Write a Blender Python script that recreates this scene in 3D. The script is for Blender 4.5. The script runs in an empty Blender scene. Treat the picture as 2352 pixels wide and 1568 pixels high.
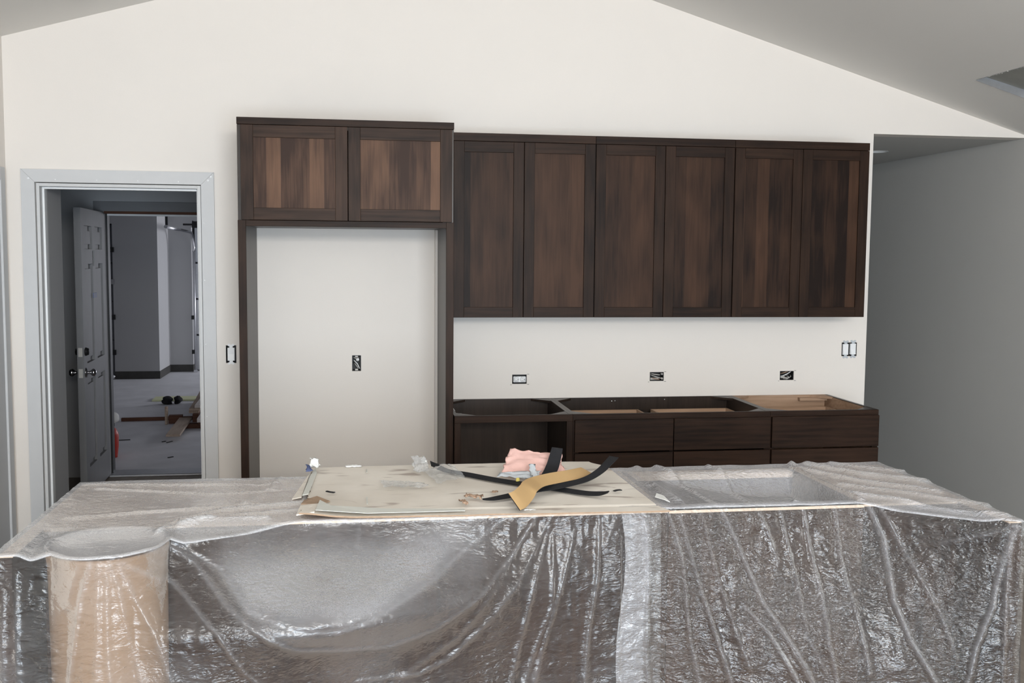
import bpy, bmesh, math, random
import numpy as np
from mathutils import Vector, Matrix
from mathutils.geometry import tessellate_polygon

random.seed(7)
scene = bpy.context.scene
COL = scene.collection

# ------------------------------------------------------------------ camera
def make_camera():
    cam = bpy.data.cameras.new('camera')
    o = bpy.data.objects.new('camera', cam); COL.objects.link(o)
    yaw, pitch, roll, f = .1527, .0834, -.0080, 2361.5
    fw = Vector((math.sin(yaw)*math.cos(pitch), math.cos(yaw)*math.cos(pitch), -math.sin(pitch)))
    r = Vector((math.cos(yaw), -math.sin(yaw), 0)); u = r.cross(fw)
    # image x axis / y axis after the small roll
    ix = r*math.cos(roll) - u*math.sin(roll)
    iu = r*math.sin(roll) + u*math.cos(roll)
    m = Matrix((ix, iu, -fw)).transposed().to_4x4()
    m.translation = Vector((-.0359, -5.8231, 1.6983))
    o.matrix_world = m
    cam.sensor_fit = 'HORIZONTAL'; cam.sensor_width = 36.0
    cam.lens = 36.0*f/2352.0
    cam.clip_start = .05; cam.clip_end = 100
    scene.camera = o
make_camera()

# ------------------------------------------------------------------ world, lights, exposure
world = bpy.data.worlds.new('world'); scene.world = world
world.use_nodes = True
bg = world.node_tree.nodes['Background']
bg.inputs[0].default_value = (.72, .84, 1.0, 1); bg.inputs[1].default_value = 1.0
vs = scene.view_settings
vs.view_transform = 'Standard'; vs.look = 'None'; vs.gamma = 1.0; vs.use_curve_mapping = False
vs.exposure = -0.17

def window_light(name, loc, rot, sx, sy, power, col):
    l = bpy.data.lights.new(name, 'AREA'); l.shape = 'RECTANGLE'; l.size = sx; l.size_y = sy
    l.energy = power; l.color = col
    o = bpy.data.objects.new(name, l); COL.objects.link(o); o.location = loc; o.rotation_euler = rot
    return o
REAR = -9.2
# daylight entering through the patio door and the garage window; gable light added to lift the island top
window_light('patio_daylight', (.75, REAR-.02, 1.08), (math.radians(90), 0, 0), 2.9, 2.0, 340, (.76, .885, 1.0))
window_light('gable_fill_light', (.75, REAR-.02, 2.62), (math.radians(90), 0, 0), 2.6, .62, 240, (1.0, .97, .92))
window_light('garage_daylight', (2.14, 9.85, 1.25), (math.radians(90), 0, math.radians(90)), .7, 1.1, 130, (.92, .94, 1.0))
window_light('garage_side_daylight', (2.14, 5.2, 1.35), (math.radians(90), 0, math.radians(90)), 1.2, 1.1, 19, (.92, .94, 1.0))

# ------------------------------------------------------------------ helpers
def wpos(o):
    v = Vector(o.location)
    while o.parent: o = o.parent; v += Vector(o.location)
    return v

def tag(o, label=None, cat=None, group=None, kind=None):
    if label: o['label'] = label
    if cat: o['category'] = cat
    if group: o['group'] = group
    if kind: o['kind'] = kind
    return o

def thing(name, loc, label, cat, group=None):
    o = bpy.data.objects.new(name, None); COL.objects.link(o); o.location = loc
    o.empty_display_size = .05
    return tag(o, label, cat, group)

def link(name, verts, faces, mats, parent=None, org=None, smooth=False, fmat=None):
    """verts in world space; one mesh object; children are stored relative to their parent"""
    vs_ = np.array(verts, dtype=float)
    if parent is not None:
        base = np.array(wpos(parent))
        off = np.zeros(3)
    else:
        base = np.array(org) if org is not None else np.array([(vs_[:,0].min()+vs_[:,0].max())/2, (vs_[:,1].min()+vs_[:,1].max())/2, vs_[:,2].min()])
        off = base
    me = bpy.data.meshes.new(name)
    me.from_pydata((vs_-base).tolist(), [], faces)
    if not isinstance(mats, (list, tuple)): mats = [mats]
    for m in mats: me.materials.append(m)
    if fmat: me.polygons.foreach_set('material_index', fmat)
    if smooth: me.polygons.foreach_set('use_smooth', [True]*len(me.polygons))
    me.update()
    o = bpy.data.objects.new(name, me); COL.objects.link(o)
    o.location = off
    if parent is not None: o.parent = parent
    return o

def from_bm(name, bm, mats, parent=None, smooth=False, org=None):
    bm.verts.index_update()
    v = [tuple(a.co) for a in bm.verts]; f = [[b.index for b in a.verts] for a in bm.faces]
    fm = [a.material_index for a in bm.faces]
    sm = [a.smooth for a in bm.faces]
    o = link(name, v, f, mats, parent, org, smooth, fm)
    if not smooth and any(sm): o.data.polygons.foreach_set('use_smooth', sm)
    bm.free(); return o

def bm_box(bm, x0, x1, y0, y1, z0, z1, bev=0, mi=0):
    t = bmesh.new()
    bmesh.ops.create_cube(t, size=1)
    for v in t.verts:
        v.co = ((x0+x1)/2+v.co.x*(x1-x0), (y0+y1)/2+v.co.y*(y1-y0), (z0+z1)/2+v.co.z*(z1-z0))
    if bev: bmesh.ops.bevel(t, geom=list(t.edges), offset=bev, segments=1, affect='EDGES')
    mp = {v: bm.verts.new(v.co) for v in t.verts}
    for f in t.faces:
        g = bm.faces.new([mp[v] for v in f.verts]); g.material_index = mi
    t.free()

def box(name, x0, x1, y0, y1, z0, z1, mat, parent=None, bev=0):
    bm = bmesh.new(); bm_box(bm, x0, x1, y0, y1, z0, z1, bev)
    return from_bm(name, bm, mat, parent)

def boxes(name, lst, mat, parent=None, bev=0):
    bm = bmesh.new()
    for b in lst: bm_box(bm, *b, bev=bev)
    return from_bm(name, bm, mat, parent)

def bm_tube(bm, pts, r, n=10, cap=True, mi=0):
    pts = [Vector(p) for p in pts]; rings = []
    rs = r if isinstance(r, (list, tuple)) else [r]*len(pts)
    up = Vector((0, 0, 1)); prev = None
    for i, p in enumerate(pts):
        t = (pts[min(i+1, len(pts)-1)]-pts[max(i-1, 0)]).normalized()
        a = prev - t*prev.dot(t) if prev is not None else (up.cross(t) if abs(t.dot(up)) < .95 else Vector((1, 0, 0)).cross(t))
        a.normalize(); prev = a; b = t.cross(a)
        rings.append([bm.verts.new(p + (a*math.cos(2*math.pi*k/n)+b*math.sin(2*math.pi*k/n))*rs[i]) for k in range(n)])
    for i in range(len(rings)-1):
        for k in range(n):
            f = bm.faces.new((rings[i][k], rings[i][(k+1) % n], rings[i+1][(k+1) % n], rings[i+1][k])); f.smooth = True; f.material_index = mi
    if cap:
        bm.faces.new(rings[0][::-1]).material_index = mi; bm.faces.new(rings[-1]).material_index = mi

def tube(name, pts, r, mat, parent=None, n=10):
    bm = bmesh.new(); bm_tube(bm, pts, r, n); return from_bm(name, bm, mat, parent)

def lathe(name, prof, axis_o, axis_d, mat, parent=None, n=24, cap=False):
    d = Vector(axis_d).normalized(); a = d.cross(Vector((0, 0, 1)) if abs(d.z) < .9 else Vector((1, 0, 0))).normalized(); b = d.cross(a)
    bm = bmesh.new(); rings = []
    for r, h in prof:
        rings.append([bm.verts.new(Vector(axis_o)+d*h+(a*math.cos(2*math.pi*k/n)+b*math.sin(2*math.pi*k/n))*max(r, 1e-4)) for k in range(n)])
    for i in range(len(rings)-1):
        for k in range(n):
            f = bm.faces.new((rings[i][k], rings[i][(k+1) % n], rings[i+1][(k+1) % n], rings[i+1][k])); f.smooth = True
    if cap: bm.faces.new(rings[0][::-1]); bm.faces.new(rings[-1])
    bmesh.ops.recalc_face_normals(bm, faces=bm.faces)
    return from_bm(name, bm, mat, parent)

def slab(name, outer, holes, o, u, v, n, thick, mat, parent=None):
    """flat slab with holes: 2-D outlines in the frame (o,u,v), front face at o, body along n"""
    o, u, v, n = map(Vector, (o, u, v, n))
    loops = [outer]+holes
    flat = [p for l in loops for p in l]
    tris = tessellate_polygon([[Vector((p[0], p[1], 0)) for p in l] for l in loops])
    N = len(flat)
    verts = [o+u*p[0]+v*p[1] for p in flat]+[o+u*p[0]+v*p[1]+n*thick for p in flat]
    faces = [list(t) for t in tris]+[[i+N for i in t][::-1] for t in tris]
    k = 0
    for l in loops:
        m = len(l)
        for i in range(m): faces.append([k+i, k+(i+1) % m, k+(i+1) % m+N, k+i+N])
        k += m
    bm = bmesh.new(); bv = [bm.verts.new(p) for p in verts]
    for f in faces:
        try: bm.faces.new([bv[i] for i in f])
        except ValueError: pass
    bmesh.ops.recalc_face_normals(bm, faces=bm.faces)
    return from_bm(name, bm, mat, parent)

# ---- numpy noise
def vnoise(x, y, seed=0):
    xi = np.floor(x).astype(np.int64); yi = np.floor(y).astype(np.int64)
    xf = x-xi; yf = y-yi
    def h(a, b):
        n = (a*374761393 + b*668265263 + seed*974711) & 0xffffffff
        n = ((n ^ (n >> 13))*1274126177) & 0xffffffff
        return ((n ^ (n >> 16)) & 0xffff)/65535.0
    sx = xf*xf*(3-2*xf); sy = yf*yf*(3-2*yf)
    a = h(xi, yi)*(1-sx)+h(xi+1, yi)*sx; b = h(xi, yi+1)*(1-sx)+h(xi+1, yi+1)*sx
    return a*(1-sy)+b*sy
def fbm(x, y, oct=3, seed=0):
    s = 0; a = .5
    for i in range(oct): s = s+a*(vnoise(x*2**i, y*2**i, seed+i)-.5); a *= .5
    return s
def ridge(x, y, seed=0):
    return 1-np.abs(2*vnoise(x, y, seed)-1)
def sstep(a, b, x):
    t = np.clip((x-a)/(b-a), 0, 1); return t*t*(3-2*t)
def polydist(x, z, poly):
    d = np.full(x.shape, 1e9); tt = np.zeros(x.shape); n = len(poly)-1
    for i in range(n):
        ax, az = poly[i]; bx, bz = poly[i+1]; L = (bx-ax)**2+(bz-az)**2
        t = np.clip(((x-ax)*(bx-ax)+(z-az)*(bz-az))/L, 0, 1)
        e = np.hypot(x-ax-t*(bx-ax), z-az-t*(bz-az)); m = e < d
        d = np.where(m, e, d); tt = np.where(m, (i+t)/n, tt)
    return d, tt

# ------------------------------------------------------------------ materials
def nt(name):
    m = bpy.data.materials.new(name); m.use_nodes = True
    t = m.node_tree; return m, t, t.nodes, t.links, t.nodes['Principled BSDF']

def paint(name, col, rough=.6, var=.04, scale=6, bump=.0, bscale=300, spec=.4, metal=0, coat=0):
    m, t, N, L, b = nt(name)
    b.inputs['Roughness'].default_value = rough; b.inputs['Specular IOR Level'].default_value = spec
    b.inputs['Metallic'].default_value = metal; b.inputs['Coat Weight'].default_value = coat
    tc = N.new('ShaderNodeTexCoord'); no = N.new('ShaderNodeTexNoise')
    no.inputs['Scale'].default_value = scale; no.inputs['Detail'].default_value = 4
    L.new(tc.outputs['Object'], no.inputs['Vector'])
    mx = N.new('ShaderNodeMix'); mx.data_type = 'RGBA'
    mx.inputs['A'].default_value = tuple(c*(1-var) for c in col)+(1,)
    mx.inputs['B'].default_value = tuple(min(1, c*(1+var)) for c in col)+(1,)
    L.new(no.outputs['Fac'], mx.inputs['Factor']); L.new(mx.outputs['Result'], b.inputs['Base Color'])
    if bump:
        n2 = N.new('ShaderNodeTexNoise'); n2.inputs['Scale'].default_value = bscale; n2.inputs['Detail'].default_value = 3
        L.new(tc.outputs['Object'], n2.inputs['Vector'])
        bp_ = N.new('ShaderNodeBump'); bp_.inputs['Strength'].default_value = bump; bp_.inputs['Distance'].default_value = .002
        L.new(n2.outputs['Fac'], bp_.inputs['Height']); L.new(bp_.outputs['Normal'], b.inputs['Normal'])
    return m

def wood(name, dark, light, axis, stave=0, rough=.48, coat=.0, contrast=1.0):
    """stained wood, grain along axis 'x' or 'z' (object space); stave>0 = glued boards of that width"""
    m, t, N, L, b = nt(name)
    tc = N.new('ShaderNodeTexCoord'); oi = N.new('ShaderNodeObjectInfo')
    add = N.new('ShaderNodeVectorMath'); add.operation = 'ADD'
    sc = N.new('ShaderNodeVectorMath'); sc.operation = 'SCALE'; sc.inputs[0].default_value = (17.3, 9.1, 23.7)
    L.new(oi.outputs['Random'], sc.inputs['Scale']); L.new(tc.outputs['Object'], add.inputs[0]); L.new(sc.outputs[0], add.inputs[1])
    sep = N.new('ShaderNodeSeparateXYZ'); L.new(add.outputs[0], sep.inputs[0])
    mp = N.new('ShaderNodeMapping'); L.new(add.outputs[0], mp.inputs['Vector'])
    mp.inputs['Scale'].default_value = (30, 30, 1.6) if axis == 'z' else ((1.6, 30, 30) if axis == 'x' else (30, 1.6, 30))
    g = N.new('ShaderNodeTexNoise'); g.inputs['Scale'].default_value = 2.2; g.inputs['Detail'].default_value = 6; g.inputs['Distortion'].default_value = .9
    L.new(mp.outputs[0], g.inputs['Vector'])
    # blotches
    mp2 = N.new('ShaderNodeMapping'); L.new(add.outputs[0], mp2.inputs['Vector'])
    mp2.inputs['Scale'].default_value = (7, 7, 2.2) if axis == 'z' else ((2.2, 7, 7) if axis == 'x' else (7, 2.2, 7))
    bl = N.new('ShaderNodeTexNoise'); bl.inputs['Scale'].default_value = 1.3; bl.inputs['Detail'].default_value = 3
    L.new(mp2.outputs[0], bl.inputs['Vector'])
    # cathedral figure
    wv = N.new('ShaderNodeTexWave'); wv.wave_type = 'RINGS'; wv.inputs['Scale'].default_value = 5; wv.inputs['Distortion'].default_value = 6; wv.inputs['Detail'].default_value = 2
    mp3 = N.new('ShaderNodeMapping'); L.new(add.outputs[0], mp3.inputs['Vector'])
    mp3.inputs['Scale'].default_value = (2.2, 2.2, .35) if axis == 'z' else ((.35, 2.2, 2.2) if axis == 'x' else (2.2, .35, 2.2))
    L.new(mp3.outputs[0], wv.inputs['Vector'])
    def math_(op, a, bb):
        n = N.new('ShaderNodeMath'); n.operation = op
        for i, v in enumerate((a, bb)):
            if isinstance(v, (int, float)): n.inputs[i].default_value = v
            else: L.new(v, n.inputs[i])
        return n.outputs[0]
    s = math_('ADD', math_('MULTIPLY', g.outputs['Fac'], .50), math_('MULTIPLY', bl.outputs['Fac'], .50))
    s = math_('ADD', s, math_('MULTIPLY', wv.outputs['Fac'], .10))
    if stave:
        fl = N.new('ShaderNodeMath'); fl.operation = 'FLOOR'
        L.new(math_('DIVIDE', sep.outputs['X' if axis == 'z' else 'Z'], stave), fl.inputs[0])
        wn = N.new('ShaderNodeTexWhiteNoise'); wn.noise_dimensions = '1D'
        L.new(math_('ADD', fl.outputs[0], math_('MULTIPLY', oi.outputs['Random'], 37.0)), wn.inputs['W'])
        s = math_('ADD', s, math_('MULTIPLY', wn.outputs['Value'], .42))
        s = math_('SUBTRACT', s, .20)
    s = math_('ADD', s, math_('MULTIPLY', math_('SUBTRACT', oi.outputs['Random'], .5), .14))
    s = math_('ADD', math_('MULTIPLY', math_('SUBTRACT', s, .57), contrast), .57)
    cr = N.new('ShaderNodeValToRGB'); L.new(s, cr.inputs[0])
    e = cr.color_ramp.elements; e[0].position = .30; e[0].color = tuple(dark)+(1,); e[1].position = .88; e[1].color = tuple(light)+(1,)
    L.new(cr.outputs[0], b.inputs['Base Color'])
    b.inputs['Roughness'].default_value = rough; b.inputs['Coat Weight'].default_value = coat; b.inputs['Coat Roughness'].default_value = .3
    b.inputs['Specular IOR Level'].default_value = .13
    bp_ = N.new('ShaderNodeBump'); bp_.inputs['Strength'].default_value = .12; bp_.inputs['Distance'].default_value = .001
    L.new(g.outputs['Fac'], bp_.inputs['Height']); L.new(bp_.outputs['Normal'], b.inputs['Normal'])
    return m

def film(name, tint, crinkle=1.0, gloss=1.0, rough=.2):
    """thin polythene: see-through, slightly milky, glossy, crumpled; 'milk' = dust / layers on it"""
    m, t, N, L, b = nt(name); N.remove(b)
    out = N['Material Output']
    tc = N.new('ShaderNodeTexCoord')
    def noise(scale, vec, detail=3, dist=0.):
        mp = N.new('ShaderNodeMapping'); mp.inputs['Scale'].default_value = vec; L.new(tc.outputs['Object'], mp.inputs['Vector'])
        n = N.new('ShaderNodeTexNoise'); n.inputs['Scale'].default_value = scale; n.inputs['Detail'].default_value = detail; n.inputs['Distortion'].default_value = dist
        L.new(mp.outputs[0], n.inputs['Vector']); return n.outputs['Fac']
    def math_(op, a, bb=0, clamp=False):
        n = N.new('ShaderNodeMath'); n.operation = op; n.use_clamp = clamp
        for i, v in enumerate((a, bb)):
            if isinstance(v, (int, float)): n.inputs[i].default_value = v
            else: L.new(v, n.inputs[i])
        return n.outputs[0]
    def ridged(f): return math_('SUBTRACT', 1, math_('ABSOLUTE', math_('SUBTRACT', math_('MULTIPLY', f, 2), 1)))
    a = ridged(noise(48, (.6, 1, 1.5), 2, .8)); c = ridged(noise(130, (.7, 1, 1.6), 2, .8)); d = noise(14, (1, 1, 1), 2, .5)
    vo = N.new('ShaderNodeTexVoronoi'); vo.inputs['Scale'].default_value = 60; vo.feature = 'F1'
    mpv = N.new('ShaderNodeMapping'); mpv.inputs['Scale'].default_value = (.75, 1, 1.4); L.new(tc.outputs['Object'], mpv.inputs['Vector'])
    nd = N.new('ShaderNodeTexNoise'); nd.inputs['Scale'].default_value = 14; L.new(mpv.outputs[0], nd.inputs['Vector'])
    va = N.new('ShaderNodeVectorMath'); va.operation = 'MULTIPLY_ADD'; L.new(nd.outputs['Color'], va.inputs[0]); va.inputs[1].default_value = (.12,)*3; L.new(mpv.outputs[0], va.inputs[2])
    L.new(va.outputs[0], vo.inputs['Vector'])
    h = math_('ADD', math_('MULTIPLY', a, .8), math_('MULTIPLY', c, .35)); h = math_('ADD', h, math_('MULTIPLY', d, 1.2)); h = math_('ADD', h, math_('MULTIPLY', vo.outputs['Distance'], .8))
    bp_ = N.new('ShaderNodeBump'); bp_.inputs['Distance'].default_value = .0028
    mr = N.new('ShaderNodeMapRange'); mr.inputs['From Min'].default_value = .40; mr.inputs['From Max'].default_value = .60
    mr.inputs['To Min'].default_value = .42*crinkle; mr.inputs['To Max'].default_value = .85*crinkle
    L.new(noise(4.2, (1, 1, .8), 2, .6), mr.inputs['Value']); L.new(mr.outputs[0], bp_.inputs['Strength'])
    L.new(h, bp_.inputs['Height'])
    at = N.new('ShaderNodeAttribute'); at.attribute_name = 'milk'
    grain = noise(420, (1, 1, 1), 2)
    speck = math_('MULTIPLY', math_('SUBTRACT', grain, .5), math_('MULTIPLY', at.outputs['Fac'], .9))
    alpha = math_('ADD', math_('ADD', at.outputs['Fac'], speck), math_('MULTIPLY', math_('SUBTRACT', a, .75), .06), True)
    df = N.new('ShaderNodeBsdfDiffuse'); df.inputs['Color'].default_value = tint+(1,); L.new(bp_.outputs['Normal'], df.inputs['Normal'])
    tl = N.new('ShaderNodeBsdfTranslucent'); tl.inputs['Color'].default_value = tint+(1,)
    m1 = N.new('ShaderNodeMixShader'); m1.inputs[0].default_value = .25; L.new(df.outputs[0], m1.inputs[1]); L.new(tl.outputs[0], m1.inputs[2])
    tr = N.new('ShaderNodeBsdfTransparent'); tr.inputs['Color'].default_value = (.96, .965, .96, 1)
    m2 = N.new('ShaderNodeMixShader'); L.new(alpha, m2.inputs[0]); L.new(tr.outputs[0], m2.inputs[1]); L.new(m1.outputs[0], m2.inputs[2])
    gl = N.new('ShaderNodeBsdfGlossy'); gl.inputs['Roughness'].default_value = rough; gl.inputs['Color'].default_value = (1, 1, 1, 1); L.new(bp_.outputs['Normal'], gl.inputs['Normal'])
    fr = N.new('ShaderNodeFresnel'); fr.inputs['IOR'].default_value = 1.5; L.new(bp_.outputs['Normal'], fr.inputs['Normal'])
    ff = math_('MULTIPLY', fr.outputs[0], 1.0*gloss); ff = math_('MINIMUM', ff, .45)
    m3 = N.new('ShaderNodeMixShader'); L.new(ff, m3.inputs[0]); L.new(m2.outputs[0], m3.inputs[1]); L.new(gl.outputs[0], m3.inputs[2])
    L.new(m3.outputs[0], out.inputs['Surface'])
    return m

M = {}
M['wall'] = paint('wall_paint', (.815, .765, .715), .75, .015, 3, .10, 160, .25)
M['ceil'] = paint('ceiling_paint', (.82, .795, .755), .85, .015, 3, .12, 140, .15)
M['hallwall'] = paint('shaded_hall_drywall', (.58, .575, .555), .8, .02, 3, .15, 120, .2)  # greyer than the cream paint: the hallway's dimness is put into this colour
M['trim'] = paint('primed_trim', (.60, .60, .605), .5, .03, 14, .03, 90, .4)
M['jamb'] = paint('primed_jamb', (.62, .62, .62), .5, .03, 10, .0, 90, .4)
M['white'] = paint('white_plastic', (.86, .87, .88), .35, .02, 8, 0, 90, .5)
M['floor'] = wood('plank_floor', (.17, .14, .12), (.34, .29, .25), 'y', 0, .5, .05)
M['wv'] = wood('stained_alder_vertical', (.009, .0052, .004), (.048, .025, .0155), 'z', 0)
M['wh'] = wood('stained_alder_horizontal', (.009, .0052, .004), (.048, .025, .0155), 'x', 0)
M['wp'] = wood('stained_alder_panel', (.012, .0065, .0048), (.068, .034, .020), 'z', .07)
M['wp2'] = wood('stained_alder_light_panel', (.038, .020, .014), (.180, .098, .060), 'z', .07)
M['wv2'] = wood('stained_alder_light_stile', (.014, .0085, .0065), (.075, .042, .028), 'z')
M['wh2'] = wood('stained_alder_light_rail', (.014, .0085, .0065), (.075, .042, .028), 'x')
M['wd'] = wood('stained_alder_side', (.014, .010, .008), (.050, .034, .026), 'z', 0, .38, .2)
M['maple'] = wood('raw_maple', (.30, .19, .12), (.55, .38, .27), 'x', 0, .6, 0)
M['ply'] = wood('raw_plywood', (.52, .39, .29), (.82, .66, .53), 'x', 0, .7, 0)
M['black'] = paint('black_void', (.010, .010, .010), .8, .2, 10)
M['steel'] = paint('galvanised_steel', (.62, .63, .66), .38, .12, 30, 0, 90, .5, .85)
M['chrome'] = paint('satin_chrome', (.75, .75, .77), .18, .03, 10, 0, 90, .5, 1.0)
M['darkmetal'] = paint('dark_metal', (.03, .03, .032), .45, .2, 20, 0, 90, .5, .6)
M['gdoor'] = paint('grey_door_steel', (.13, .135, .155), .5, .15, 20, .1, 60)
M['boxblue'] = paint('dark_box_plastic', (.014, .014, .015), .5, .3, 40)
M['wire'] = paint('grey_wire', (.55, .53, .50), .45, .1, 40)
M['doorpaint'] = paint('grey_door_paint', (.20, .20, .208), .5, .10, 9, .05, 60, .4)
M['concrete'] = paint('concrete_floor', (.66, .66, .69), .6, .22, 3.2, .15, 40, .35)
M['curb'] = paint('concrete_curb', (.06, .058, .055), .85, .3, 9, .2, 60)
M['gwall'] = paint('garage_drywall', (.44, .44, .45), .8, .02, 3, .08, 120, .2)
M['lumber'] = wood('pine_lumber', (.34, .25, .19), (.60, .50, .42), 'y', 0, .7, 0)
M['lumberdark'] = wood('reddish_lumber', (.06, .028, .02), (.17, .08, .05), 'x', 0, .6, 0)
M['lumberpale'] = wood('pale_lumber', (.55, .50, .47), (.80, .77, .76), 'y', 0, .7, 0)
M['yellow'] = paint('pale_yellow_board', (.70, .72, .46), .6, .05, 8)
M['red'] = paint('red_plastic', (.50, .035, .02), .4, .1, 9)
M['blackrub'] = paint('black_foam', (.012, .012, .014), .75, .25, 60, .2, 300, .3)
M['tan'] = paint('tan_paper', (.52, .335, .155), .55, .05, 12, .03, 80, .4)
M['bin'] = paint('tan_bin_wall', (.27, .18, .12), .5, .04, 5, 0, 90, .4)
M['pink'] = paint('pink_scrap', (.74, .47, .42), .8, .16, 26, .3, 120, .2)
M['greyscrap'] = paint('grey_scrap', (.50, .53, .56), .6, .2, 30, .2, 90, .3)
M['paper'] = paint('white_paper', (.88, .88, .86), .6, .03, 14, 0, 90, .3)
M['bluetape'] = paint('blue_tape', (.10, .13, .26), .5, .1, 20)
M['yellowbit'] = paint('yellow_foam', (.70, .58, .16), .6, .1, 60)
M['chip'] = paint('wood_chip', (.40, .27, .19), .8, .25, 60)
M['duct'] = paint('duct_board', (.33, .33, .30), .8, .08, 12, .2, 60)
M['filmL'] = film('dusty_polythene', (.92, .93, .97), .95, 1.0, .20)
M['filmR'] = film('clear_polythene', (.89, .90, .96), 1.6, 1.15, .16)
M['filmS'] = film('polythene_scrap', (.82, .84, .86), 1.0, 1.0, .2)

def cardboard_mat():
    m, t, N, L, b = nt('cardboard')
    tc = N.new('ShaderNodeTexCoord')
    n1 = N.new('ShaderNodeTexNoise'); n1.inputs['Scale'].default_value = 3.0; n1.inputs['Detail'].default_value = 5
    n2 = N.new('ShaderNodeTexNoise'); n2.inputs['Scale'].default_value = 5.0; n2.inputs['Detail'].default_value = 3; n2.inputs['Distortion'].default_value = 1.2
    mp = N.new('ShaderNodeMapping'); mp.inputs['Scale'].default_value = (.7, 2.6, 1)
    L.new(tc.outputs['Object'], n1.inputs['Vector']); L.new(tc.outputs['Object'], mp.inputs['Vector']); L.new(mp.outputs[0], n2.inputs['Vector'])
    c1 = N.new('ShaderNodeValToRGB'); L.new(n1.outputs['Fac'], c1.inputs[0])
    c1.color_ramp.elements[0].position = .35; c1.color_ramp.elements[0].color = (.70, .64, .565, 1)
    c1.color_ramp.elements[1].position = .7; c1.color_ramp.elements[1].color = (.87, .815, .74, 1)
    c2 = N.new('ShaderNodeValToRGB'); L.new(n2.outputs['Fac'], c2.inputs[0])
    c2.color_ramp.elements[0].position = .60; c2.color_ramp.elements[0].color = (0, 0, 0, 1)
    c2.color_ramp.elements[1].position = .68; c2.color_ramp.elements[1].color = (.7, .7, .7, 1)
    mx = N.new('ShaderNodeMix'); mx.data_type = 'RGBA'; L.new(c2.outputs[0], mx.inputs['Factor']); L.new(c1.outputs[0], mx.inputs['A']); mx.inputs['B'].default_value = (.36, .29, .25, 1)
    L.new(mx.outputs['Result'], b.inputs['Base Color']); b.inputs['Roughness'].default_value = .75; b.inputs['Specular IOR Level'].default_value = .2
    return m
M['card'] = cardboard_mat()
M['cardedge'] = paint('cardboard_edge', (.36, .25, .17), .85, .25, 60, .3, 200)
M['cardwhite'] = paint('cardboard_white_face', (.66, .66, .61), .65, .04, 20)

# ------------------------------------------------------------------ room shell
XL, XR, YB = -1.85, 4.04, 0.0
APX, APZ = .529, 3.489
SL, SR = .2825, .2956
def zl(x): return APZ-SL*(APX-x)
def zr(x): return APZ-SR*(x-APX)
ZH = 2.439
DX0, DX1, DZ = -1.705, -.853, 2.066           # door opening in the kitchen wall
def rect(x0, x1, z0, z1): return [(x0, z0), (x1, z0), (x1, z1), (x0, z1)]
BOXES = {  # electrical boxes: x0,x1,z0,z1
 'sw1': (-.737, -.681, 1.094, 1.192), 'niche': (-.049, .001, 1.043, 1.132), 'o1': (.863, .948, .960, 1.014),
 'o2': (1.683, 1.768, .968, 1.021), 'o3': (2.490, 2.578, .965, 1.020), 'sw2': (2.879, 2.977, 1.107, 1.190)}
outer = [(XL, 0), (DX0, 0), (DX0, DZ), (DX1, DZ), (DX1, 0), (3.036, 0), (3.036, ZH), (XR, ZH), (XR, zr(XR)), (APX, APZ), (XL, zl(XL))]
w = slab('wall_back', outer, [rect(*v) for v in BOXES.values()], (0, 0, 0), (1, 0, 0), (0, 0, 1), (0, 1, 0), .12, M['wall'])
tag(w, 'cream painted gable wall behind the cabinets', kind='structure')
w = box('wall_left', XL-.12, XL, REAR, 0, 0, zl(XL), M['wall']); tag(w, 'cream side wall at the left edge', kind='structure')
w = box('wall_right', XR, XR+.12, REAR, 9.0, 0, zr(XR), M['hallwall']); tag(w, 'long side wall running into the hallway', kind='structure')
# rear wall with a patio door and an added gable window for the fill light (behind the camera)
outer = [(XL, 0), (-.75, 0), (-.75, 2.08), (2.25, 2.08), (2.25, 0), (XR, 0), (XR, zr(XR)), (APX, APZ), (XL, zl(XL))]
w = slab('wall_rear', outer, [rect(-.6, 2.1, 2.27, 2.95)], (0, REAR, 0), (1, 0, 0), (0, 0, 1), (0, -1, 0), .12, M['wall']); tag(w, 'wall behind the viewer with patio door', kind='structure')
fr = boxes('window_1', [(-.75, -.70, REAR-.10, REAR-.03, 0, 2.08), (2.20, 2.25, REAR-.10, REAR-.03, 0, 2.08), (-.70, 2.20, REAR-.10, REAR-.03, 2.03, 2.08), (-.70, 2.20, REAR-.10, REAR-.03, 0, .05), (.71, .79, REAR-.10, REAR-.03, .05, 2.03)], M['white']); tag(fr, 'white patio door frame', kind='structure')
fr = boxes('added_window', [(-.6, -.56, REAR-.10, REAR-.03, 2.27, 2.95), (2.06, 2.1, REAR-.10, REAR-.03, 2.27, 2.95), (-.56, 2.06, REAR-.10, REAR-.03, 2.91, 2.95), (-.56, 2.06, REAR-.10, REAR-.03, 2.27, 2.31)], M['white']); tag(fr, 'white frame of the added high gable window', kind='structure')
fl = boxes('floor', [(XL-.12, XR+.12, REAR-.12, 2.36, -.1, 0), (2.9, XR+.12, 2.36, 9.0, -.1, 0)], M['floor']); tag(fl, 'brown plank floor', kind='structure')
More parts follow.
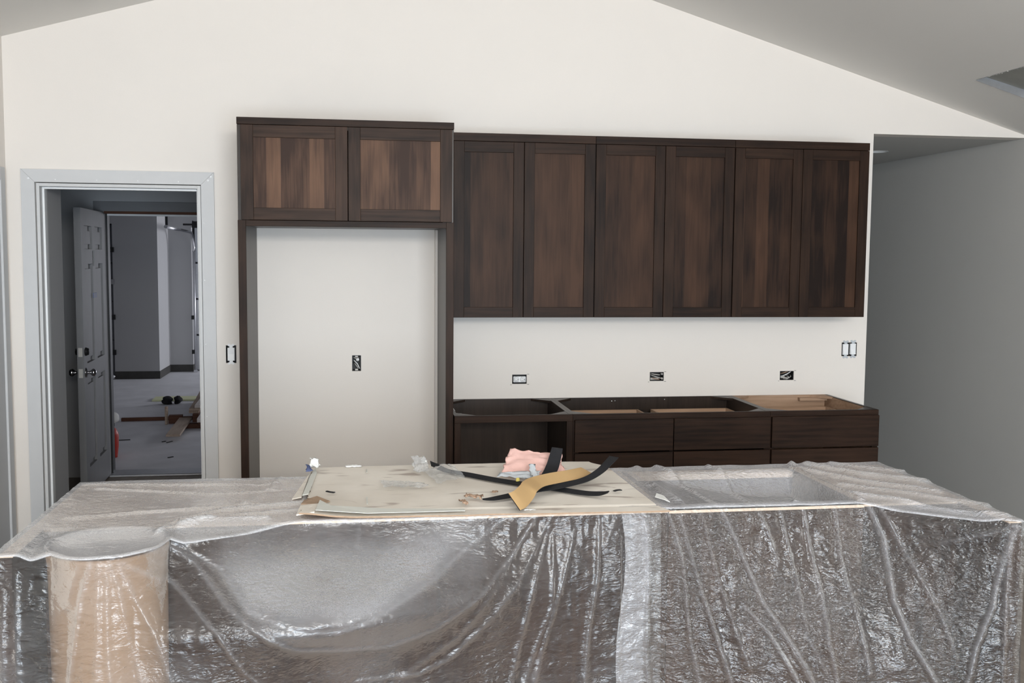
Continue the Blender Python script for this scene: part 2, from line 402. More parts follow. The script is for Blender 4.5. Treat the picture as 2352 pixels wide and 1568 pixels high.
# sloping ceilings
lu = Vector((1, 0, SL)).normalized(); ru = Vector((1, 0, -SR)).normalized()
lenL = math.hypot(APX-XL, SL*(APX-XL)); lenR = math.hypot(XR-APX, SR*(XR-APX))
def circ(cx, cy, r, n=28): return [(cx+r*math.cos(2*math.pi*k/n), cy+r*math.sin(2*math.pi*k/n)) for k in range(n)]
canL = ((-1.345-XL)*math.hypot(1, SL), -.438)
c = slab('ceiling_left', [(0, REAR), (lenL, REAR), (lenL, 0), (0, 0)], [circ(canL[0], canL[1], .070)], (XL, 0, zl(XL)), lu, (0, 1, 0), (-SL, 0, 1), .1, M['ceil']); tag(c, 'left slope of the vaulted ceiling', kind='structure')
def ru_of(x): return (x-APX)*math.hypot(1, SR)
c = slab('ceiling_right', [(0, REAR), (lenR, REAR), (lenR, 0), (0, 0)], [[(ru_of(3.305), -1.02), (ru_of(3.64), -1.02), (ru_of(3.64), -.585), (ru_of(3.305), -.585)]], (APX, 0, APZ), ru, (0, 1, 0), (SR, 0, 1), .1, M['ceil']); tag(c, 'right slope of the vaulted ceiling', kind='structure')
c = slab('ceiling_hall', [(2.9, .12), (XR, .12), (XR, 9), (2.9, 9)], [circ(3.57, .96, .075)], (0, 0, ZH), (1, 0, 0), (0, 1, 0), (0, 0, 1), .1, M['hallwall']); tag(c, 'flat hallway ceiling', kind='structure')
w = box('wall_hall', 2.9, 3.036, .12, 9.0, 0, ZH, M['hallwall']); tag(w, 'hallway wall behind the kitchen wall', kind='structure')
w = box('wall_hall_end', 3.036, XR, 8.9, 9.0, 0, ZH, M['wall']); tag(w, 'end wall of the hallway', kind='structure')

# recessed can lights
def can(name, centre, n, r, depth, label):
    n = Vector(n).normalized()
    t = thing(name, centre, label, 'ceiling light')
    lathe('trim_ring', [(r-.004, .012), (r-.002, -.010), (r+.004, -.013), (r+.013, -.010), (r+.017, -.002), (r+.017, .0)], centre, n, M['white'], t, 32)
    lathe('housing', [(r-.004, .008), (r-.004, depth), (.001, depth)], centre, n, M['steel'], t, 28)
cl = Vector((XL, 0, zl(XL)))+lu*canL[0]+Vector((0, canL[1], 0))
can('recessed_light', cl, (-SL, 0, 1), .070, .09, 'white ringed recessed light in the left ceiling slope')
t = thing('light_cutout', (3.57, .96, ZH), 'round light opening cut in the hallway ceiling', 'ceiling light')
lathe('housing', [(.073, .0), (.073, .09), (.001, .09)], (3.57, .96, ZH), (0, 0, 1), M['steel'], t, 28)
lathe('rim', [(.073, .02), (.0725, -.001), (.076, -.002), (.078, 0)], (3.57, .96, ZH), (0, 0, 1), M['paper'], t, 28)

# duct opening in the right ceiling slope
def duct():
    x0, x1, y0, y1 = 3.305, 3.64, -1.02, -.585
    def P(x, y, h): return Vector((x, y, zr(x)))+Vector((SR, 0, 1)).normalized()*h
    t = thing('air_duct_boot', P(x0, y1, 0), 'open metal duct box cut into the right ceiling slope', 'duct')
    def wall(name, a, b, h0, h1, mat, nrm):
        th = .002; n = Vector(nrm)*th
        v = [a[0], a[1]], [b[0], b[1]]
        q = [P(*a, h0), P(*b, h0), P(*b, h1), P(*a, h1)]
        vv = [tuple(p) for p in q]+[tuple(p+n) for p in q]
        return link(name, vv, [[0, 1, 2, 3], [7, 6, 5, 4], [0, 4, 5, 1], [1, 5, 6, 2], [2, 6, 7, 3], [3, 7, 4, 0]], mat, t)
    e = .003
    wall('duct_side', (x0+e, y1-e), (x1-e, y1-e), -.003, .085, M['steel'], (0, -1, 0))
    wall('duct_side', (x0+e, y0+e), (x1-e, y0+e), .0, .085, M['steel'], (0, 1, 0))
    wall('duct_side', (x0+e, y0+e), (x0+e, y1-e), .0, .085, M['steel'], (1, 0, 0))
    wall('duct_side', (x1-e, y0+e), (x1-e, y1-e), .0, .085, M['steel'], (-1, 0, 0))
    q = [P(x0+e, y0+e, .012), P(x1-e, y0+e, .012), P(x1-e, y1-.012, .040), P(x0+e, y1-.012, .028)]
    vv = [tuple(p) for p in q]+[tuple(p+Vector((0, 0, .006))) for p in q]
    link('insulation_board', vv, [[3, 2, 1, 0], [4, 5, 6, 7], [0, 1, 5, 4], [1, 2, 6, 5], [2, 3, 7, 6], [3, 0, 4, 7]], M['duct'], t)
    # torn drywall paper along the cut
    bm = bmesh.new(); random.seed(3)
    for i in range(46):
        y = y0+.0+(y1-y0)*(i+random.random()*.6)/46
        a = P(x0+random.uniform(-.003, .002), y, -.003); s = random.uniform(.002, .006)
        vs2 = [bm.verts.new(a+Vector((random.uniform(-s, s), random.uniform(-s, s), random.uniform(-.003, .002)))) for _ in range(4)]
        for f in ((0, 1, 2), (0, 2, 3), (0, 3, 1), (1, 3, 2)): bm.faces.new([vs2[k] for k in f])
    for i in range(12):
        x = x0+(x1-x0)*random.random()*.5; a = P(x, y1+random.uniform(-.002, .012), -.002); s = random.uniform(.001, .004)
        vs2 = [bm.verts.new(a+Vector((random.uniform(-s, s), random.uniform(-s, s), random.uniform(-.002, .001)))) for _ in range(4)]
        for f in ((0, 1, 2), (0, 2, 3), (0, 3, 1), (1, 3, 2)): bm.faces.new([vs2[k] for k in f])
    o = from_bm('torn_paper', bm, M['ceil'], t); o['kind'] = 'stuff'
    # crumpled foil tape
    bm = bmesh.new()
    bm_tube(bm, [P(x0+.20, y1-.012, .052), P(x0+.225, y1-.03, .058), P(x0+.25, y1-.018, .045), P(x0+.27, y1-.028, .05)], [.004, .010, .008, .003], 7)
    from_bm('foil_tape', bm, M['chrome'], t)
    bm = bmesh.new(); bm_tube(bm, [P(x0+.205, y1-.02, .060), P(x0+.23, y1-.034, .066), P(x0+.255, y1-.03, .052)], [.002, .006, .003], 7)
    from_bm('wire_clip', bm, M['darkmetal'], t)
duct()

# ------------------------------------------------------------------ doorway in the kitchen wall: casing, jamb, stop
def prism(name, poly, y0, y1, mat, parent=None):
    n = len(poly)
    v = [(p[0], y0, p[1]) for p in poly]+[(p[0], y1, p[1]) for p in poly]
    f = [list(range(n)), list(range(2*n-1, n-1, -1))]+[[i+n, (i+1) % n+n, (i+1) % n, i] for i in range(n)]
    bm = bmesh.new(); bv = [bm.verts.new(q) for q in v]
    for q in f: bm.faces.new([bv[i] for i in q])
    bmesh.ops.recalc_face_normals(bm, faces=bm.faces)
    return from_bm(name, bm, mat, parent)
tr = bpy.data.objects.new('trim_1', None); COL.objects.link(tr); tr.location = (-1.28, 0, 0); tag(tr, 'grey primed mitred casing and jamb around the left doorway', kind='structure')
cw = .068; ci0, ci1, ciz = DX0-.0, DX1+.0, DZ+.0
cth = .016
prism('casing_leg', [(ci0-cw, 0), (ci0, 0), (ci0, ciz), (ci0-cw, ciz+cw)], -cth, 0, M['trim'], tr)
prism('casing_leg', [(ci1, 0), (ci1+cw, 0), (ci1+cw, ciz+cw), (ci1, ciz)], -cth, 0, M['trim'], tr)
prism('casing_head', [(ci0+.001, ciz), (ci1-.001, ciz), (ci1+cw-.001, ciz+cw), (ci0-cw+.001, ciz+cw)], -cth, 0, M['trim'], tr)
jt = .017
box('jamb_leg', ci0+.004, ci0+.004+jt, -.004, .14, 0, DZ-.004, M['jamb'], tr, .001)
box('jamb_leg', ci1-.004-jt, ci1-.004, -.004, .14, 0, DZ-.004, M['jamb'], tr, .001)
box('jamb_head', ci0+.004+jt, ci1-.004-jt, -.004, .14, DZ-.004-jt, DZ-.004, M['jamb'], tr, .001)
js0, js1, jsz = ci0+.004+jt, ci1-.004-jt, DZ-.004-jt
box('door_stop', js0, js0+.011, .045, .085, 0, jsz, M['white'], tr, .001)
box('door_stop', js1-.011, js1, .045, .085, 0, jsz, M['white'], tr, .001)
box('door_stop', js0+.011, js1-.011, .045, .085, jsz-.011, jsz, M['white'], tr, .001)
# filler dabs on the mitres and nail heads
for p in [(-1.735, 2.085), (-.815, 2.09), (-.80, 2.11)]:
    lathe('filler_dab', [(.0001, -.0175), (.004, -.0172), (.006, -.0158)], (p[0], 0, p[1]), (0, 1, 0), M['white'], tr, 10)
for i, z in enumerate((1.86, 1.55, 1.2, .8)):
    lathe('nail_filler', [(.0001, -.0172), (.0025, -.0168), (.0035, -.0158)], (DX1+.012, 0, z), (0, 1, 0), M['white'], tr, 8)
    lathe('nail_filler', [(.0001, -.0172), (.0025, -.0168), (.0035, -.0158)], (-1.6+i*.21, 0, DZ+.014), (0, 1, 0), M['white'], tr, 8)
# casing on the left wall close to the corner
tr2 = bpy.data.objects.new('trim_2', None); COL.objects.link(tr2); tr2.location = (XL, -.5, 0); tag(tr2, 'grey primed casing on the left wall', kind='structure')
box('casing_leg', XL, XL+.017, -.135, -.065, 0, 2.135, M['trim'], tr2, .002)
box('casing_head', XL, XL+.017, -1.05, -.135, 2.066, 2.135, M['trim'], tr2, .002)
box('casing_leg', XL, XL+.017, -1.05, -.98, 0, 2.066, M['trim'], tr2, .002)
d1 = box('door_1', XL, XL+.006, -.98, -.135, 0, 2.066, M['trim'], None, .001); tag(d1, 'grey primed door in the left wall', kind='structure')

# ------------------------------------------------------------------ electrical boxes in the wall
def ebox(name, key, label, cat):
    x0, x1, z0, z1 = BOXES[key]
    t = thing(name, ((x0+x1)/2, .0, z0), label, cat)
    e = .0015; d = .06
    boxes('box', [(x0+e, x1-e, d-.003, d, z0+e, z1-e), (x0+e, x0+e+.002, .001, d-.003, z0+e, z1-e), (x1-e-.002, x1-e, .001, d-.003, z0+e, z1-e), (x0+e+.002, x1-e-.002, .001, d-.003, z0+e, z0+e+.002), (x0+e+.002, x1-e-.002, .001, d-.003, z1-e-.002, z1-e)], M['boxblue'], t)
    return t
def rocker(t, cx, cz, w=.032, h=.066, ears=M['white']):
    box('switch_frame', cx-w/2-.003, cx+w/2+.003, -.003, .012, cz-h/2-.003, cz+h/2+.003, M['white'], t, .001)
    # tilted rocker
    v = [(cx-w/2, -.009, cz-h/2), (cx+w/2, -.009, cz-h/2), (cx+w/2, -.004, cz), (cx-w/2, -.004, cz), (cx+w/2, -.005, cz+h/2), (cx-w/2, -.005, cz+h/2),
         (cx-w/2, .0, cz-h/2), (cx+w/2, .0, cz-h/2), (cx+w/2, .0, cz+h/2), (cx-w/2, .0, cz+h/2)]
    link('rocker', v, [[0, 1, 2, 3], [3, 2, 4, 5], [0, 6, 7, 1], [5, 4, 8, 9], [0, 3, 5, 9, 6], [1, 7, 8, 4, 2]], M['white'], t)
    for s in (-1, 1):
        zz = cz+s*(h/2+.010)
        bm = bmesh.new()
        bm_box(bm, cx-.009, cx+.009, -.0025, .0, zz-.010, zz+.010)
        for dx in (-.011, .011): bm_tube(bm, [(cx+dx, -.0032, zz+s*.008), (cx+dx, .0, zz+s*.008)], .0068, 12)
        from_bm('mounting_ear', bm, ears, t)
def wires(t, lst, mats):
    for i, pts in enumerate(lst): tube('wire', pts, .0028, mats[i % len(mats)], t, 7)
t = ebox('light_switch', 'sw1', 'single white rocker switch without a plate beside the doorway', 'switch'); rocker(t, -.709, 1.143)
t = ebox('light_switch', 'sw2', 'double white rocker switch without a plate near the hallway', 'switch')
rocker(t, -.0+2.904, 1.148, .030, .060, M['greyscrap']); rocker(t, 2.952, 1.150, .030, .060, M['greyscrap'])
t = ebox('outlet_box', 'niche', 'open outlet box with loose wires inside the refrigerator niche', 'outlet box')
wires(t, [[(-.044, .03, 1.105), (-.035, .004, 1.10), (-.02, -.003, 1.085), (-.008, .003, 1.06), (-.004, .03, 1.05)], [(-.04, .04, 1.09), (-.03, .01, 1.08), (-.018, .0, 1.065), (-.012, .03, 1.05)], [(-.01, .05, 1.125), (-.012, .005, 1.117), (-.022, .0, 1.11), (-.04, .01, 1.12)]], [M['white'], M['wire'], M['wire']])
lathe('wire_nut', [(.001, -.010), (.008, -.008), (.010, .006), (.006, .012)], (-.018, 0, 1.108), (0, 1, 0), M['white'], t, 14)
for z_ in (1.12, 1.046): box('bracket_ear', -.032, -.016, .006, .009, z_, z_+.009, M['wire'], t)
t = ebox('outlet_box', 'o1', 'outlet box with a white receptacle on the backsplash wall', 'outlet')
box('receptacle_body', .870, .944, .001, .02, .968, 1.003, M['white'], t, .003)
for cx in (.888, .925):
    lathe('socket', [(.0001, -.006), (.0145, -.0055), (.0158, -.003), (.0158, .002)], (cx, 0, .986), (0, 1, 0), M['white'], t, 22)
    boxes('slot', [(cx-.006, cx+.001, -.0066, -.0050, .990, .9925), (cx-.006, cx+.001, -.0066, -.0050, .980, .9825)], M['wire'], t)
    lathe('ground_hole', [(.0001, -.0066), (.0022, -.0064), (.0022, -.005)], (cx+.0085, 0, .986), (0, 1, 0), M['darkmetal'], t, 10)
t = ebox('outlet_box', 'o2', 'open outlet box with folded wires above the wide drawers', 'outlet box')
wires(t, [[(1.690, .03, 1.005), (1.70, .006, 1.0), (1.725, .0, .992), (1.752, .002, .984), (1.758, .03, .986)], [(1.69, .03, 1.012), (1.71, .005, 1.008), (1.74, .003, 1.004), (1.756, .03, 1.003)], [(1.69, .04, .985), (1.715, .012, .981), (1.74, .012, .976), (1.76, .04, .978)]], [M['wire'], M['wire'], M['chip']])
for z in (.981, 1.008): lathe('screw_boss', [(.001, .004), (.0055, .005), (.0065, .012), (.0065, .03)], (1.7605, 0, z), (0, 1, 0), M['wire'], t, 14)
box('wire_jacket', 1.69, 1.745, .02, .035, .972, .985, M['wire'], t, .004)
t = ebox('outlet_box', 'o3', 'open outlet box with tangled wires at the right end of the backsplash', 'outlet box')
wires(t, [[(2.496, .03, .985), (2.51, .006, .99), (2.535, .0, 1.002), (2.56, .006, 1.015), (2.57, .03, 1.015)], [(2.498, .04, .998), (2.52, .012, 1.008), (2.545, .01, 1.016)], [(2.50, .03, .976), (2.525, .004, .980), (2.55, .008, .976), (2.568, .02, .985), (2.57, .04, .995)], [(2.54, .03, .99), (2.55, .006, .982), (2.54, .006, .972), (2.52, .02, .972)]], [M['white'], M['chip'], M['wire'], M['wire']])
box('wire_jacket', 2.50, 2.53, .012, .03, .974, .988, M['wire'], t, .005)
# pencil marks round the three backsplash boxes (flat drawn marks on the wall)
pm = thing('pencil_mark', (1.7, -.0002, .95), 'small dark layout marks drawn at the backsplash outlet corners', 'marks')
for k in ('o1', 'o2', 'o3'):
    x0, x1, z0, z1 = BOXES[k]
    for b in [(x1+.002, x1+.014, z1+.001, z1+.003), (x1+.002, x1+.014, z0-.004, z0-.002), (x0-.010, x0-.003, z0-.006, z0-.004)]:
        box('corner_mark', b[0], b[1], -.0008, -.0001, b[2], b[3], M['darkmetal'], pm)

# ------------------------------------------------------------------ cabinets on the wall
def shaker(parent, x0, x1, z0, z1, yf, fw=.056, k=''):
    """door: the recessed panel, with two stiles and two rails as sub-parts"""
    th = .020; rc = .009
    d = box('door', x0+fw-.006, x1-fw+.006, yf+rc, yf+th-.004, z0+fw-.006, z1-fw+.006, M['wp'+k], parent)
    b = .0012
    box('stile', x0, x0+fw, yf, yf+th, z0, z1, M['wv'+k], d, b); box('stile', x1-fw, x1, yf, yf+th, z0, z1, M['wv'+k], d, b)
    box('rail', x0+fw, x1-fw, yf+.0004, yf+th, z0, z0+fw, M['wh'+k], d, b); box('rail', x0+fw, x1-fw, yf+.0004, yf+th, z1-fw, z1, M['wh'+k], d, b)
    return d
def carcass(parent, x0, x1, y0, y1, z0, z1, mat, th=.016, name='body'):
    return boxes(name, [(x0, x0+th, y0, y1, z0, z1), (x1-th, x1, y0, y1, z0, z1), (x0+th, x1-th, y0, y1, z0, z0+th), (x0+th, x1-th, y0, y1, z1-th, z1), (x0+th, x1-th, y1-.006, y1, z0+th, z1-th)], mat, parent)
# refrigerator surround
F0, F1, FD, FT = -.601, .467, .565, 2.363
t = thing('refrigerator_surround', ((F0+F1)/2, -FD/2, 0), 'tall dark wood refrigerator surround with two overhead doors', 'cabinet')
pt = .0385
box('side_panel', F0, F0+pt, -FD, -.002, 0, FT-.034, M['wd'], t, .0012)
box('side_panel', F1-pt, F1, -FD, -.002, 0, FT-.034, M['wd'], t, .0012)
box('stile', F0, F0+pt, -FD-.018, -FD, 0, 1.862, M['wv'], t, .001)
box('stile', F1-pt, F1, -FD-.018, -FD, 0, 1.862, M['wv'], t, .001)
box('top_rail', F0, F1, -FD-.018, -.002, FT-.034, FT, M['wh'], t, .0012)
box('bottom_rail', F0+pt, F1-pt, -FD-.018, -FD, 1.833, 1.862, M['wh'], t, .001)
carcass(t, F0+pt, F1-pt, -FD, -.002, 1.838, FT-.035, M['wd'])
xm = -.0635
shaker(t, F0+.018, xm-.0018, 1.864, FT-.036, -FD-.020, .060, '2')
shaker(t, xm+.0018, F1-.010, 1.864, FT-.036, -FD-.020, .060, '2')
box('scribe_strip', F1-pt-.014, F1-pt-.0005, -.05, -.002, 0, 1.836, M['wall'], t)
# wall cabinets
UD, UB, UT = .33, 1.363, 2.345
edges = [.470, 1.261, 2.050, 2.844]
labs = ['dark wood two-door wall cabinet next to the refrigerator surround', 'dark wood two-door wall cabinet in the middle of the row', 'dark wood two-door wall cabinet at the hallway end of the row']
for i in range(3):
    a, b_ = edges[i], edges[i+1]
    t = thing('wall_cabinet', ((a+b_)/2, -UD/2, UB), labs[i], 'cabinet', 'wall cabinets above the backsplash')
    carcass(t, a+.0006, b_-.0006, -UD+.020, -.001, UB, UT, M['wd'])
    box('top_rail', a+.0006, b_-.0006, -UD+.001, -UD+.020, UT-.042, UT, M['wh'], t, .001)
    m_ = (.869 if i == 0 else (1.6525 if i == 1 else 2.447))
    lo = a+(.020 if i == 0 else .0028); hi = b_-(.0028 if i < 2 else .002)
    if i == 0: box('filler', a+.0006, lo-.001, -UD+.004, -UD+.020, UB, UT-.042, M['wv'], t)
    shaker(t, lo, m_-.0014, UB+.001, UT-.044, -UD)
    shaker(t, m_+.0014, hi, UB+.001, UT-.044, -UD)
# base cabinets without a worktop
BD, BT = .627, .876
def base(name, x0, x1, label, inside, drawers, light_box=False):
    t = thing(name, ((x0+x1)/2, -BD/2, 0), label, 'cabinet', 'base cabinets without a worktop')
    th = .018; yb = -.003; yf = -BD+.020
    box('side_panel', x0, x0+th, yf, yb, .10, BT, M['wd'], t); box('side_panel', x1-th, x1, yf, yb, .10, BT, M['wd'], t)
    box('back_panel', x0+th, x1-th, yb-.014, yb, .10, BT, inside, t)
    if inside is M['maple']:
        box('liner', x1-th-.004, x1-th, yf+.02, yb-.014, .12, BT-.004, M['maple'], t)
    box('bottom_panel', x0+th, x1-th, yf, yb-.014, .10, .118, inside, t)
    box('toe_kick', x0, x1, yf+.06, yf+.075, 0, .10, M['wh'], t)
    # face frame
    box('frame_rail', x0, x1, -BD, yf, BT-.036, BT, M['wh'], t, .0012)
    box('frame_stile', x0, x0+.032, -BD+.001, yf, .10, BT-.036, M['wv'], t, .001); box('frame_stile', x1-.032, x1, -BD+.001, yf, .10, BT-.036, M['wv'], t, .001)
    # corner blocks
    s = .10
    for (cx, sx) in ((x0+th, 1), (x1-th, -1)):
        for (cy, sy) in ((yf, 1), (yb-.014, -1)):
            p = [(cx, cy), (cx+sx*s, cy), (cx, cy+sy*s)]
            v = [(q[0], q[1], BT-.014) for q in p]+[(q[0], q[1], BT-.001) for q in p]
            f = [[0, 1, 2], [5, 4, 3], [0, 3, 4, 1], [1, 4, 5, 2], [2, 5, 3, 0]]
            if sx*sy < 0: f = [q[::-1] for q in f]
            link('corner_block', v, [q[::-1] for q in f], M['wd'] if inside is not M['maple'] or sy > 0 else M['maple'], t)
    for (a, b_, rows) in drawers:
        for j, (z0, z1) in enumerate(rows):
            d = box('drawer', a, b_, -BD-.020, -BD-.001, z0, z1, M['wh'], t, .0015)
            if j == 0:
                i0, i1, zt = a+.035, b_-.035, BT-.062
                boxes('drawer_box', [(i0, i1, -BD+.022, -BD+.034, z0+.01, zt), (i0, i1, -.095, -.083, z0+.01, zt), (i0, i0+.012, -BD+.034, -.095, z0+.01, zt), (i1-.012, i1, -BD+.034, -.095, z0+.01, zt), (i0+.012, i1-.012, -BD+.034, -.095, z0+.01, z0+.016)], M['maple'], d)
    return t
ta = base('base_cabinet', .470, 1.088, 'dark wood open base cabinet next to the refrigerator surround', M['wd'], [])
boxes('shelf', [(.488, 1.07, -.60, -.02, .46, .478)], M['wd'], ta)
box('bracket', .490, .52, -.50, -.488, .83, .87, M['darkmetal'], ta); box('metal_angle', .4885, .4925, -.42, -.30, .82, .872, M['chrome'], ta)
rows = [(.679, .848), (.40, .671), (.115, .392)]
tb = base('base_cabinet', 1.0885, 2.1705, 'wide dark wood base cabinet with two drawer stacks side by side', M['wd'], [(1.096, 1.6265, rows), (1.6315, 2.166, rows)])
box('divider', 1.62, 1.638, -.607, -.017, .118, .80, M['wd'], tb)
for x, z in ((1.45, .855), (1.47, .856), (1.77, .86)):
    lathe('screw_head', [(.0001, -.0028), (.004, -.0022), (.0045, 0)], (x, -.018, z), (0, 1, 0), M['chrome'], tb, 10)
tc_ = base('base_cabinet', 2.171, 2.794, 'dark wood base cabinet with pale maple inside at the hallway end', M['maple'], [(2.176, 2.789, rows)])
box('cleat', 2.60, 2.776, -.05, -.018, .845, .862, M['maple'], tc_)

# ------------------------------------------------------------------ island under plastic
IT = .886; IY0, IY1 = -2.08, -2.69
def icab(x0, x1, label, top):
    t = thing('island_cabinet', ((x0+x1)/2, (IY0+IY1)/2, 0), label, 'cabinet', 'island cabinets under the plastic')
    th = .018; zb = IT-(.007 if top else 0)
    box('side_panel', x0, x0+th, IY1+.02, IY0, 0, zb, M['wd'], t); box('side_panel', x1-th, x1, IY1+.02, IY0, 0, zb, M['wd'], t)
    box('back_panel', x0, x1, IY1, IY1+.02, 0, zb, M['wv'], t)
    box('front_panel', x0+th, x1-th, IY0-.02, IY0, 0, zb, M['wv'], t)
    box('bottom_panel', x0+th, x1-th, IY1+.02, IY0-.02, .1, .118, M['maple'], t)
    if top: box('plywood_top', x0, x1, IY1, IY0, zb, IT, M['ply'], t)
    else:
        box('top_rail', x0+.0, x1, IY1-.004, IY1+.02, IT-.009, IT, M['ply'], t); box('top_rail', x0, x1, IY0-.09, IY0, IT-.02, IT, M['ply'], t)
icab(-.94, -.0191, 'island cabinet with a raw plywood top at the doorway end', True)
icab(-.0189, .958, 'island cabinet beneath the cardboard sheet', True)
icab(.96, 1.63, 'open-topped island sink cabinet with sagging plastic in it', False)
icab(1.632, 1.968, 'narrow island cabinet at the hallway end', True)
for (x0, x1, lab) in ((-.982, -.942, 'dark wood island end panel at the doorway end'), (1.970, 2.012, 'dark wood island end panel at the hallway end')):
    t = thing('island_end_panel', ((x0+x1)/2, -2.5, 0), lab, 'panel', 'island end panels')
    box('panel', x0, x1, -2.965, IY0, 0, IT-.004, M['wv'], t, .0015); box('edge_cap', x0, x1, -2.960, IY0, IT-.004, IT, M['ply'], t, .001)
# round bin standing against the island under the plastic
BCX, BCY, BR = -.72, -2.862, .158
t = thing('round_bin', (BCX, BCY, 0), 'tan open-topped round bin under the plastic at the left of the island', 'bin')
lathe('bin_wall', [(BR-.02, 0), (BR-.004, .45), (BR, .84), (BR+.004, .872), (BR+.002, .882), (BR-.006, .882), (BR-.008, .84), (BR-.026, .012)], (BCX, BCY, 0), (0, 0, 1), M['bin'], t, 56)
lathe('bin_floor', [(.0001, .012), (BR-.027, .012)], (BCX, BCY, 0), (0, 0, 1), M['bin'], t, 40)

FOLD_L = [[(-.73,.88),(-.76,.77),(-.78,.63),(-.80,.50),(-.82,.05)],[(-.69,.87),(-.69,.77),(-.69,.64),(-.68,.5),(-.66,.05)],[(-.68,.87),(-.66,.8),(-.64,.68),(-.60,.5),(-.5,.05)],[(-.66,.87),(-.62,.76),(-.57,.66),(-.52,.5),(-.36,.05)],
 [(-.76,.87),(-.80,.75)],[(-.84,.86),(-.83,.71)],[(-.96,.8),(-.96,.5)],[(-.93,.84),(-.92,.55)],[(-.71,.87),(-.715,.7),(-.73,.4)],
 [(-.6,.9),(-.49,.83),(-.4,.73),(-.27,.63),(-.2,.59),(-.07,.57),(.06,.555),(.2,.59),(.34,.67),(.46,.79),(.54,.9)],
 [(-.65,.87),(-.51,.76),(-.41,.66),(-.34,.54),(-.23,.42),(0,.3)],[(-.03,.46),(.15,.45),(.24,.48),(.38,.6),(.48,.72),(.58,.89)],
 [(-.53,.87),(-.42,.80),(-.33,.70),(-.2,.65),(-.09,.64),(.02,.66),(.2,.73),(.32,.81),(.43,.88)],
 [(.57,.85),(.52,.71),(.47,.52),(.4,.2)],[(.58,.83),(.57,.61),(.5,.43),(.4,.1)],[(.65,.84),(.6,.66),(.54,.47),(.45,.1)],[(.73,.89),(.72,.7),(.69,.51),(.66,.05)],[(.78,.86),(.74,.78)],[(-.02,.9),(-.03,.82)],[(.52,.88),(.4,.7),(.27,.55),(.1,.45)]]
AMP_L = [.016,.010,.012,.014,.008,.006,.008,.008,.009,.016,.016,.014,-.012,.012,.011,.012,.014,.008,.008,.010]
FOLD_R = [[(.95,.89),(.99,.74),(1.02,.5),(1.06,.31),(1.1,.03)],[(.99,.87),(1.04,.68),(1.1,.5),(1.16,.31),(1.24,.03)],[(1.13,.89),(1.19,.75),(1.25,.6),(1.34,.46),(1.41,.32),(1.5,.1)],[(1.41,.88),(1.42,.78),(1.44,.62),(1.44,.49),(1.5,.2)],[(1.52,.89),(1.52,.72),(1.53,.64),(1.56,.4)],
 [(1.63,.89),(1.66,.79),(1.66,.61),(1.69,.5),(1.76,.37),(1.85,.1)],[(1.66,.89),(1.70,.78),(1.78,.59),(1.82,.45)],[(1.98,.88),(1.95,.78),(1.92,.62),(1.87,.48),(1.84,.34),(1.78,.1)],[(1.97,.88),(1.92,.85),(1.8,.8)],[(1.19,.59),(1.26,.51),(1.34,.37),(1.4,.2)],
 [(.88,.8),(.92,.87)],[(1.26,.88),(1.29,.79),(1.31,.72)],[(.87,.87),(.88,.7),(.90,.31),(.91,.05)],[(1.06,.88),(1.10,.7),(1.2,.4)],[(1.33,.88),(1.36,.7),(1.38,.5),(1.5,.25)],[(1.965,.86),(1.955,.6),(1.95,.05)]]
AMP_R = [.012,.012,.018,.012,.010,.020,.010,.018,.008,.014,.006,.008,.012,.008,.008,.008]
def fold_disp(x, z, folds, amps, wbase=.010):
    d = np.zeros_like(x)
    for k, (f, a) in enumerate(zip(folds, amps)):
        e, tt = polydist(x, z, f)
        wd = wbase*(.55+1.1*tt)
        d += a*np.exp(-np.sqrt((e/(wd*.62))**2+.05))*(.5+.5*np.minimum(1, tt*5+.3))-.35*a*np.exp(-(e/(wd*2.6))**2)
    return d
def d_top(x):
    """how far the top edge of the sheet stands in front of the cabinet backs"""
    d = np.zeros_like(x)+.012
    q = np.clip(1-((x-BCX)/(BR+.004))**2, 0, 1)
    dr = np.where(np.abs(x-BCX) < BR+.004, (-BCY-2.69)+(BR+.004)*np.sqrt(q)+.004, 0)
    left = np.where(x < BCX, .285*sstep(-.50, -.80, x), .0)
    right_tail = .165*sstep(-.12, -.56, x)*(x > BCX)
    d = np.maximum.reduce([d, dr, left, right_tail])
    rt = .012+.283*np.clip((x-1.60)/.385, 0, 1)**1.05
    return np.where(x > 1.55, np.maximum(d, rt), d)
def d_low(x):
    l = np.where(x < BCX+.05, .318, 0.035+.275*sstep(.78, -.62, x))
    r = .03+.265*np.clip((x-.92)/1.06, 0, 1)
    return np.where(x < .80, l, r)
def front_pos(x, z, side):
    s = IT+.006-z
    dt = d_top(x); dl = d_low(x)
    rate = np.where(x < .80, .26, .50)
    k = sstep(0, 1, np.clip(s/rate, 0, 1))
    d = dt*(1-k)+np.maximum(dl, np.where(x < -.45, dt, 0))*k+.02*np.clip(s, 0, 1)
    # swag hollow between bin and cabinet edge
    if side == 'L':
        c = np.exp(-((x+.02)/.34)**2)
        d += c*(.06*np.exp(-((z-.67)/.10)**2)-.02*np.exp(-((z-.45)/.12)**2))
        d += .6*fold_disp(x, z, FOLD_L, AMP_L, .011)
    else:
        d += fold_disp(x, z, FOLD_R, AMP_R, .010)
    # pleats just below the edge and general crumple
    pl = sstep(.0, .03, s)*sstep(.26, .05, s)
    d += pl*.006*(ridge(x*24+fbm(x*5, z*3, 2, 9)*3, z*2.0, 4)-.5)
    cr = sstep(0.0, .06, s)
    amp = .0045 if side == 'R' else .0026
    d += cr*amp*(ridge(x*16+z*4, z*24-x*5, 11)-.5)+cr*amp*.9*(ridge(x*34, z*46+x*9, 12)-.5)+cr*(.030 if side == 'R' else .016)*fbm(x*3.1, z*2.6, 3, 21)
    return -2.69-np.maximum(d, .009)
